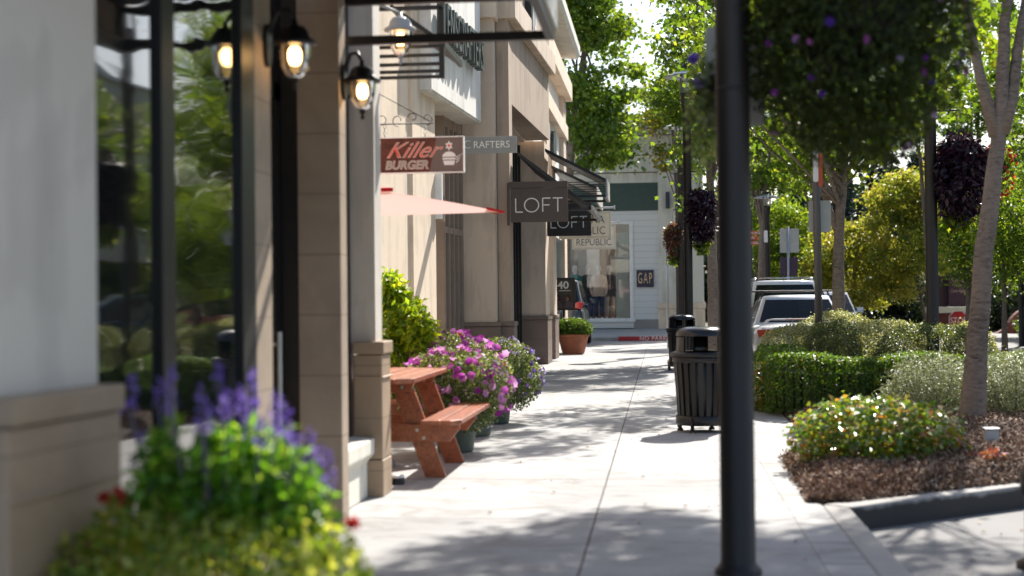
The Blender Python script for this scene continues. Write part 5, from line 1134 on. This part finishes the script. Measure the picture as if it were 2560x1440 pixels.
tree('big bright green maple hanging over the end of the shop row', tp([(1408, 850), (1412, 600), (1425, 400), (1450, 200), (1470, 60)], 49.5, .12), .22,
     [((-2.3, 49.3, 9.6), (1.7, 2.0, 3.2)), ((-1.9, 49.2, 6.9), (1.15, 1.6, 1.1)), ((-3.4, 49, 11.5), (2.3, 2.2, 1.8)), ((-1.45, 49.2, 8.0), (.7, 1.0, .9))], F_maple2, .17, 23000, 170, 'lobed', limbs=24, clr=.55)
tree('street tree with forked grey trunk above the estate car', tp([(1903, 745), (1904, 640), (1906, 560), (1912, 470), (1925, 380)], 45, -.15), .125,
     [((sc(1930, 45), 45, 5.6), (1.3, 1.3, 1.2)), ((sc(1880, 45), 45, 7.4), (1.5, 1.3, 1.4))], F_maple, .13, 8000, 70, 'lobed', limbs=14, clr=.42, forks=[(tp([(1905, 570), (1890, 500), (1875, 450)], 45), [.07, .05, .03])])
tree('thinly leaved tree with orange tinted leaves before the white shop', tp([(1702, 815), (1700, 600), (1690, 400), (1675, 260)], 52, .2), .1, [((sc(1665, 52), 52, 8.4), (1.3, 1.2, 1.0)), ((sc(1700, 52), 52, 6.6), (.8, .8, .7))], F_orange, .13, 4200, 44, 'lobed', limbs=12, clr=.4)
def bt(label, px_, Y, top, bot, rx_, mat, n=9000, leaf=.16, ncl=80, group='trees beyond the road', name='broadleaf_tree', bk=None, lean=0, clr=.55, tpx=None):
    X_ = sc(px_, Y); T_ = sc(tpx, Y) if tpx else X_; zt_ = onY(px_, top, Y)[1]; zb_ = onY(px_, bot, Y)[1]; rx_ = rx_ * Y / F; cz_ = (zt_ + zb_) / 2; rz_ = (zt_ - zb_) / 2
    return tree(label, [(T_, Y, -.16), ((T_ * .7 + X_ * .3) + lean, Y, zb_ + .4), (X_ + lean * 1.5, Y, (zt_ + zb_) / 2 + .3)], max(.075, rx_ * .04), [((X_, Y, cz_), (rx_ * .85, rx_ * .8, rz_ * .85))], mat, leaf, n, ncl, limbs=14, clr=clr, name=name, group=group, barkm=bk or M['bark2'])
bt('yellow green tree directly behind the freckled trunk', 2150, 60, 540, 800, 150, F_yellow, 18000, .15, tpx=2100)
bt('tall yellowing tree left of the dark lamp post', 2265, 58, 390, 770, 125, F_yellow, 18000, .15, tpx=2320)
bt('green yellow tree behind the dark purple basket on the right', 2370, 62, 330, 720, 95, F_yellow, 10000, .15)
bt('slender multi stemmed tree before the entrance monument', 2418, 40, 480, 720, 70, F_maple, 4200, .11, 46, lean=.05)
bt('small leafy tree with pale trunk at the far right by the maroon wall', 2510, 38, 420, 760, 75, F_maple, 5200, .11, 50)
bt('bright green tree behind the blank sign plates', 1965, 62, 470, 760, 80, F_maple, 8000, .15)
bt('tall green tree seen above the estate car roof', 1890, 66, 260, 720, 90, F_maple2, 9000, .16)
bt('dark leaved tree filling the gap beside the thick post', 2010, 56, 180, 520, 110, F_maple2, 11000, .16, tpx=2048)
bt('sunlit green tree high at the right behind the spotted trunk', 2460, 46, -140, 380, 130, F_maple, 10000, .13, tpx=2446)
bt('tall tree behind the huge flower basket', 2240, 50, -60, 420, 150, F_maple2, 13000, .15, tpx=2333)
bt('dark tree crown at the right edge behind the small leafy tree', 2590, 55, 300, 790, 110, F_maple2, 9000, .15)
bt('green tree high behind the saucer lamps', 1830, 58, -60, 380, 110, F_maple2, 9000, .16, tpx=1840)
def conifer(label, px_, Y, top, rx_):
    X_ = sc(px_, Y); zt_ = onY(px_, top, Y)[1]; rx_ = rx_ * Y / F
    t = thing('conifer', (X_, Y, -.16), label, 'tree', 'dark conifers on the rise'); MB().tube([(X_, Y, -.2), (X_, Y, zt_ * .95)], [.25, .04], 8).build('trunk', M['bark2'], t)
    n = 9000; u = R.uniform(0, 1, n) ** .7; tier = np.floor(u * 16) / 16 + .4 * (u - np.floor(u * 16) / 16); r = rx_ * (.08 + .92 * u) * R.uniform(.55, 1.05, n) ** .5; a = R.uniform(0, 2 * pi, n)
    lob = 1 + .22 * np.sin(a * 5 + tier * 40); P = np.stack([X_ + r * lob * np.cos(a), Y + r * lob * np.sin(a), zt_ * (1 - tier * .94) - r * .18], 1); foliage_part('crown', P, .42, F_conifer, t, up=.2, droop=.8, aspect=.3)
    return t
for a in (('tall dark conifer in the gap above the yellow trees', 2215, 92, 330, 130), ('dark blue green conifer nearest the lamp post', 2300, 88, 380, 110), ('conifer rising behind the purple basket', 2400, 95, 250, 140), ('conifer left of the row behind the sign plates', 2090, 98, 360, 120), ('conifer at the far right end of the row', 2530, 90, 300, 140), ('slim conifer peeping above the saloon roof', 1990, 96, 420, 110)): conifer(*a)
# dark undergrowth below the far trees: one mass
P = []
for k in range(40):
    x_ = rnd.uniform(5, 19); y_ = rnd.uniform(64, 70); P.append(cloud(900, (x_, y_, .8), (1.6, 1.4, rnd.uniform(1.0, 2.2)), shell=.5, nclump=8, cr=.3)[0])
P = np.concatenate(P); P = P[P[:, 2] > -.1]; V, Fc = leaves(P, np.full(len(P), .26), .3, .3, .5)
tag(npmesh('undergrowth', V, Fc, F_dark, None, R.uniform(0, 1, len(P))), 'dark continuous undergrowth beneath the far trees', None, None, 'stuff')
P = []
for k in range(60):
    x_ = -14 + k * .9 + rnd.uniform(-1, 1); P.append(cloud(500, (x_, rnd.uniform(104, 116), rnd.uniform(3, 6)), (3.2, 2.5, rnd.uniform(4, 6.5)), shell=.4, nclump=9, cr=.4)[0])
P = np.concatenate(P); V, Fc = leaves(P, np.full(len(P), .8), .3, .3, .5)
tag(npmesh('far_wood', V, Fc, F_dark, None, R.uniform(0, 1, len(P))), 'far dark wood closing the view behind the conifers', None, None, 'stuff')

# ------------------------------------------------------------------ cars
def paint(name, c, metal=.3): return plain(name, c, .28, metal, .02, 1, coat=1)
cglass = plain('car_glass', (.012, .015, .016), .04, 0, 0, 1, spec=.28); tyre = plain('tyre_rubber', (.015, .015, .015), .85); chrome = plain('chrome', (.6, .6, .6), .15, 1)
redlens = plain('red_lens', (.35, .01, .012), .15, coat=1); amber = plain('amber_lens', (.55, .16, .02), .2, coat=1); trim = plain('car_trim', (.02, .02, .02), .6)
def car(x, y, heading, body_c, label, kind='saloon', W=1.76, L=4.6, H=1.42, rack=None, cat='car', spoiler=False, z=-.15, door_gap=True):
    """built facing +Y with its tail at y=0, then turned and placed"""
    t = thing('parked_car', (0, 0, 0), label, cat)
    hw_ = W / 2; belt = H * .64 if kind != 'saloon' else H * .655
    roof0, roof1, base0, base1 = ((1.15, 2.75, .62, 3.75) if kind == 'saloon' else (.45, 3.1, .10, 3.9))
    # lower body: stations along y: (y, half width, z bottom, z top, nose crown)
    if kind == 'saloon': st_ = [(0, .80, .42, .86), (.06, .92, .30, .95), (.25, .98, .24, belt + .01), (.62, 1, .22, belt + .02), (1.4, 1, .2, belt), (2.6, 1, .2, belt - .01), (3.75, .99, .22, belt - .06), (L - .35, .93, .24, belt - .18), (L - .08, .82, .30, .62), (L, .72, .40, .52)]
    else: st_ = [(0, .86, .45, .95), (.05, .94, .34, belt - .03), (.16, .98, .28, belt), (1.0, 1, .24, belt + .01), (2.6, 1, .24, belt), (3.8, .99, .26, belt - .08), (L - .35, .94, .28, belt - .16), (L - .08, .85, .34, .72), (L, .76, .42, .6)]
    cs = [(-.80, 0), (-.95, .10), (-1.0, .35), (-1.0, .58), (-.975, .80), (-.90, .95), (-.6, 1.0), (0, 1.02), (.6, 1.0), (.90, .95), (.975, .80), (1.0, .58), (1.0, .35), (.95, .10), (.80, 0)]
    m_ = MB(); V_ = []; nc = len(cs)
    for (yy_, wf_, zb_, zt_) in st_:
        for (a, b) in cs: V_.append((a * hw_ * wf_, yy_, zb_ + (zt_ - zb_) * b))
    fs = [(i * nc + j, i * nc + j + 1, (i + 1) * nc + j + 1, (i + 1) * nc + j) for i in range(len(st_) - 1) for j in range(nc - 1)] + [(i * nc + nc - 1, i * nc, (i + 1) * nc, (i + 1) * nc + nc - 1) for i in range(len(st_) - 1)]
    fs += [tuple(range(nc))[::-1], tuple(range((len(st_) - 1) * nc, len(st_) * nc))]
    m_.add(V_, fs); body = m_.build('body', body_c, t, True, sub=1)
    # cabin
    bt_ = hw_ * .93; rt = hw_ * (.70 if kind == 'saloon' else .76); zr_ = H
    def ringp(yb0, yb1, hb, yt0, yt1, ht, u): 
        y0_ = yb0 + (yt0 - yb0) * u; y1_ = yb1 + (yt1 - yb1) * u; h_ = hb + (ht - hb) * u; return y0_, y1_, h_
    m_ = MB(); V_ = []; lv = [0, .35, .7, .92, 1.0]; zc_ = [belt - .02, belt + (zr_ - belt) * .38, belt + (zr_ - belt) * .72, belt + (zr_ - belt) * .93, zr_]
    rings = []
    for u, z_ in zip(lv, zc_):
        y0_, y1_, h_ = ringp(base0, base1, bt_, roof0, roof1, rt, u ** .92); r_ = []; c = .12
        r_ = [(-h_ + c * .3, y0_ + .04), (-h_ * .5, y0_ - .04), (0, y0_ - .07), (h_ * .5, y0_ - .04), (h_ - c * .3, y0_ + .04), (h_, y0_ + .22), (h_, (y0_ + y1_) / 2), (h_, y1_ - .25), (h_ - c * .4, y1_ - .02), (h_ * .5, y1_ + .06), (0, y1_ + .09), (-h_ * .5, y1_ + .06), (-h_ + c * .4, y1_ - .02), (-h_, y1_ - .25), (-h_, (y0_ + y1_) / 2), (-h_, y0_ + .22)]
        rings.append([(p[0], p[1], z_) for p in r_])
    k = 16
    for r_ in rings: V_ += r_
    cen = len(V_); V_.append((0, (roof0 + roof1) / 2, zr_ + .035)); mid_r = [((p[0]) * .55, p[1] * .55 + (roof0 + roof1) / 2 * .45, zr_ + .028) for p in rings[-1]]; V_ += mid_r
    fs = [(i * k + j, i * k + (j + 1) % k, (i + 1) * k + (j + 1) % k, (i + 1) * k + j) for i in range(4) for j in range(k)] + [(4 * k + j, 4 * k + (j + 1) % k, cen + 1 + (j + 1) % k, cen + 1 + j) for j in range(k)] + [(cen + 1 + j, cen + 1 + (j + 1) % k, cen) for j in range(k)]
    m_.add(V_, fs); m_.build('cabin', body_c, t, True)
    # windows laid just proud of the cabin rings (levels 0..3)
    def glasspatch(js, u0, u1, name, inset=.0):
        g_ = MB(); rows = []
        for lev in (u0, (u0 + u1) / 2, u1):
            i0 = max(0, min(3, int(np.searchsorted(zc_, zc_[0] + (zc_[3] - zc_[0]) * lev) - 1))); zt0 = zc_[0] + (zc_[3] - zc_[0]) * lev; f_ = (zt0 - zc_[i0]) / (zc_[i0 + 1] - zc_[i0]); row = []
            for (j, fr_) in js:
                A_ = Vector(rings[i0][j % k]).lerp(Vector(rings[i0][(j + 1) % k]), fr_); B_ = Vector(rings[i0 + 1][j % k]).lerp(Vector(rings[i0 + 1][(j + 1) % k]), fr_); p = A_.lerp(B_, f_)
                a_ = Vector(rings[i0][j % k]); b_ = Vector(rings[i0][(j + 1) % k]); up_ = Vector(rings[i0 + 1][j % k]) - a_; nn_ = (b_ - a_).cross(up_).normalized(); row.append(p + nn_ * .008)
            rows.append(row)
        w_ = len(js); Vv = [tuple(p) for r_ in rows for p in r_]; g_.add(Vv, [(i * w_ + j, i * w_ + j + 1, (i + 1) * w_ + j + 1, (i + 1) * w_ + j) for i in range(2) for j in range(w_ - 1)]); return g_.build(name, cglass, t, False)
    glasspatch([(0, .12), (1, 0), (2, 0), (3, 0), (3, .9)], .10, .93, 'rear_window'); glasspatch([(8, .1), (9, 0), (10, 0), (11, 0), (11, .9)], .1, .93, 'windscreen')
    glasspatch([(5, .15), (5, .92)], .12, .9, 'side_window'); glasspatch([(6, .06), (6, .9)], .12, .9, 'side_window'); glasspatch([(13, .1), (13, .94)], .12, .9, 'side_window'); glasspatch([(14, .08), (14, .85)], .12, .9, 'side_window')
    for (wy) in (.85, L - .9):
        for s in (-1, 1):
            X_ = s * (hw_ - .10); wh = MB(); n = 24; r_ = .32
            prof = [(-.1, .20), (-.1, .30), (-.06, .32), (.06, .32), (.1, .30), (.1, .20)]
            vs = [(X_ + a * s, wy + q * math.cos(2 * pi * i / n), .32 + q * math.sin(2 * pi * i / n)) for a, q in prof for i in range(n)]; wh.add(vs, [(i * n + j, i * n + (j + 1) % n, (i + 1) * n + (j + 1) % n, (i + 1) * n + j) for i in range(5) for j in range(n)])
            wo2 = wh.build('wheel', tyre, t, True); rm = MB()
            rm.prismX([(wy + .2 * math.cos(2 * pi * i / n), .32 + .2 * math.sin(2 * pi * i / n)) for i in range(n)], min(X_ + .05 * s, X_ + .085 * s), max(X_ + .05 * s, X_ + .085 * s)); rm.build('rim', M['steel'], wo2)
            ar = MB(); ar.prismX([(wy + .37 * math.cos(pi * i / 12), .30 + .37 * math.sin(pi * i / 12)) for i in range(13)], min(s * hw_ * .955, s * (hw_ + .004)), max(s * hw_ * .955, s * (hw_ + .004))); ar.build('wheel_arch', trim, t)
    zl = belt - .14 if kind == 'saloon' else belt - .06
    for s in (-1, 1):
        m_ = MB()
        if kind == 'saloon': m_.prismY([(s * hw_ * .50, zl - .10), (s * hw_ * .90, zl - .09), (s * hw_ * .93, zl + .05), (s * hw_ * .52, zl + .045)], -.012, .16)
        else: m_.prismY([(s * hw_ * .55, zl - .02), (s * hw_ * .92, zl - .10), (s * hw_ * .97, zl + .10), (s * hw_ * .82, zl + .14)], -.012, .30)
        m_.build('tail_light', redlens, t, bevel=.012)
        m_ = MB(); m_.prismY([(s * hw_ * .5, .55), (s * hw_ * .80, .56), (s * hw_ * .80, .70), (s * hw_ * .5, .66)], L - .12, L + .012); m_.build('headlight', M['letter'], t, bevel=.01)
        yb_ = base1 - .55; mm = MB().box(s * (hw_ + .06) - .09, s * (hw_ + .06) + .09, yb_ - .05, yb_ + .07, belt + .02, belt + .17); mm.box(min(s * hw_ * .9, s * (hw_ + .06)), max(s * hw_ * .9, s * (hw_ + .06)), yb_, yb_ + .03, belt + .02, belt + .06); mm.build('wing_mirror', body_c, t, True, bevel=.03)
    MB().box(-hw_ * .8, hw_ * .8, -.03, .1, .33, .46).build('bumper', body_c if kind == 'saloon' else trim, t, bevel=.03)
    MB().box(-.25, .25, -.02, .0, .52, .65).build('number_plate', M['grey'], t)
    MB().box(-.28, .28, roof0 - .05, roof0 - .0, H - .045, H - .02).build('brake_light', redlens, t)
    if spoiler:
        zs = belt + .09; m_ = MB().prismY([(-.72 * hw_, zs - .012), (-.62 * hw_, zs + .02), (.62 * hw_, zs + .02), (.72 * hw_, zs - .012)], .05, .24); m_.prismY([(-.82 * hw_, belt - .0), (-.76 * hw_, belt - .0), (-.62 * hw_, zs + .015), (-.72 * hw_, zs + .0)], .06, .24).prismY([(.76 * hw_, belt), (.82 * hw_, belt), (.72 * hw_, zs), (.62 * hw_, zs + .015)], .06, .24)
        sp_o = m_.build('spoiler', body_c, t, bevel=.008); MB().box(-.3, .3, .04, .055, zs, zs + .014).build('brake_strip', redlens, sp_o)
    if rack == 'bars':
        for yy_ in (1.45, 2.3):
            m_ = MB(); m_.tube([(-rt - .16, yy_, H + .10), (rt + .16, yy_, H + .10)], .016, 8)
            for s in (-1, 1): m_.bar((s * (rt + .02), yy_, H - .06), (s * (rt - .02), yy_, H + .10), .05, .03)
            m_.build('roof_bar', trim, t)
    if rack == 'rails':
        m_ = MB()
        for s in (-1, 1): m_.tube([(s * (rt - .02), roof0 + .12, H - .0), (s * (rt - .06), roof0 + .35, H + .085), (s * (rt - .06), roof1 - .4, H + .085), (s * (rt - .02), roof1 - .1, H)], .022, 8)
        m_.box(-rt + .1, rt - .1, roof0 + .6, roof0 + .68, H + .07, H + .10)
        m_.build('roof_rails', chrome, t, True); MB().tube([(0, roof0 + .2, H), (0, roof0 + .05, H + .2)], .006, 5).build('aerial', trim, t)
    t.location = (x, y, z); t.rotation_euler = (0, 0, heading); return t
silver = paint('pale_silver_paint', (.60, .61, .63)); white = paint('white_paint', (.75, .76, .77), .0); dark = paint('dark_blue_paint', (.012, .02, .035)); teal = paint('blue_paint', (.02, .05, .12))
car(1.72 + .90, 26.8, 0, silver, 'pale silver saloon with boot spoiler and black roof bars parked behind the shrubs', 'saloon', 1.82, 4.6, 1.53, 'bars', 'car', True)
car(sc(1962, 35.0), 34.6, 0, white, 'white estate car with silver roof rails parked beyond the silver saloon', 'suv', 1.9, 4.6, 1.92, 'rails', 'car')
o = car(sc(2160, 39.5) - .93, 44.1, pi, white, 'white car facing the camera with its mirror showing right of the freckled trunk', 'suv', 1.86, 4.5, 1.66, None, 'car')
car(-3.25, 42.6, 0, dark, 'dark pickup like car half hidden by the poster stand at the shop row end', 'suv', 1.95, 4.7, 2.0, None, 'car', z=-.03)
car(9.6, 31.0, 0, teal, 'dark blue car parked across the road, seen mirrored in the shop window', 'suv', 1.85, 4.6, 1.6, None, 'car')

# ------------------------------------------------------------------ across the road (mirrored in the near windows)
ob = thing('opposite_building', (16, 40, -.15), 'long pale building with tan band across the road, mirrored in the near window', 'building')
MB().box(16, 26, 22, 56, -.17, 9.6).build('wall', M['cream'], ob); MB().box(15.9, 15.999, 21.9, 56.1, 7.4, 8.8).build('tan_band', M['tan'], ob); MB().box(15.6, 26, 21.8, 56.2, 9.6, 9.9).build('roof_edge', M['white'], ob)
for k in range(8): f_ = MB().box(15.93, 15.99, 23 + k * 4.1, 26.4 + k * 4.1, 4.6, 5.9).build('window', M['black'], ob); f_ = MB().box(15.93, 15.99, 23 + k * 4.1, 26.4 + k * 4.1, .3, 3.0).build('shop_window', M['glass2'], ob)
for (x_, y_, zt_) in ((13.0, 40.0, 8.0), (12.6, 46.5, 8.6), (12.4, 34.0, 8.2)):
    tree('street tree across the road, visible only in the window reflection' , [(x_, y_, -.15), (x_ + .1, y_, 2.6), (x_, y_, 5.5)], .12, [((x_, y_, 5.6), (1.7, 1.7, 2.4))], F_maple, .14, 6500, 60, limbs=12, clr=.5, group='trees across the road')
shrub('roadside_hedge', 'clipped green hedge across the road, seen in the window reflection', 'hedge', (12.0, 38, .3), (.8, 9, .6), 9000, .12, F_box, None, shell=.8, sq=5)
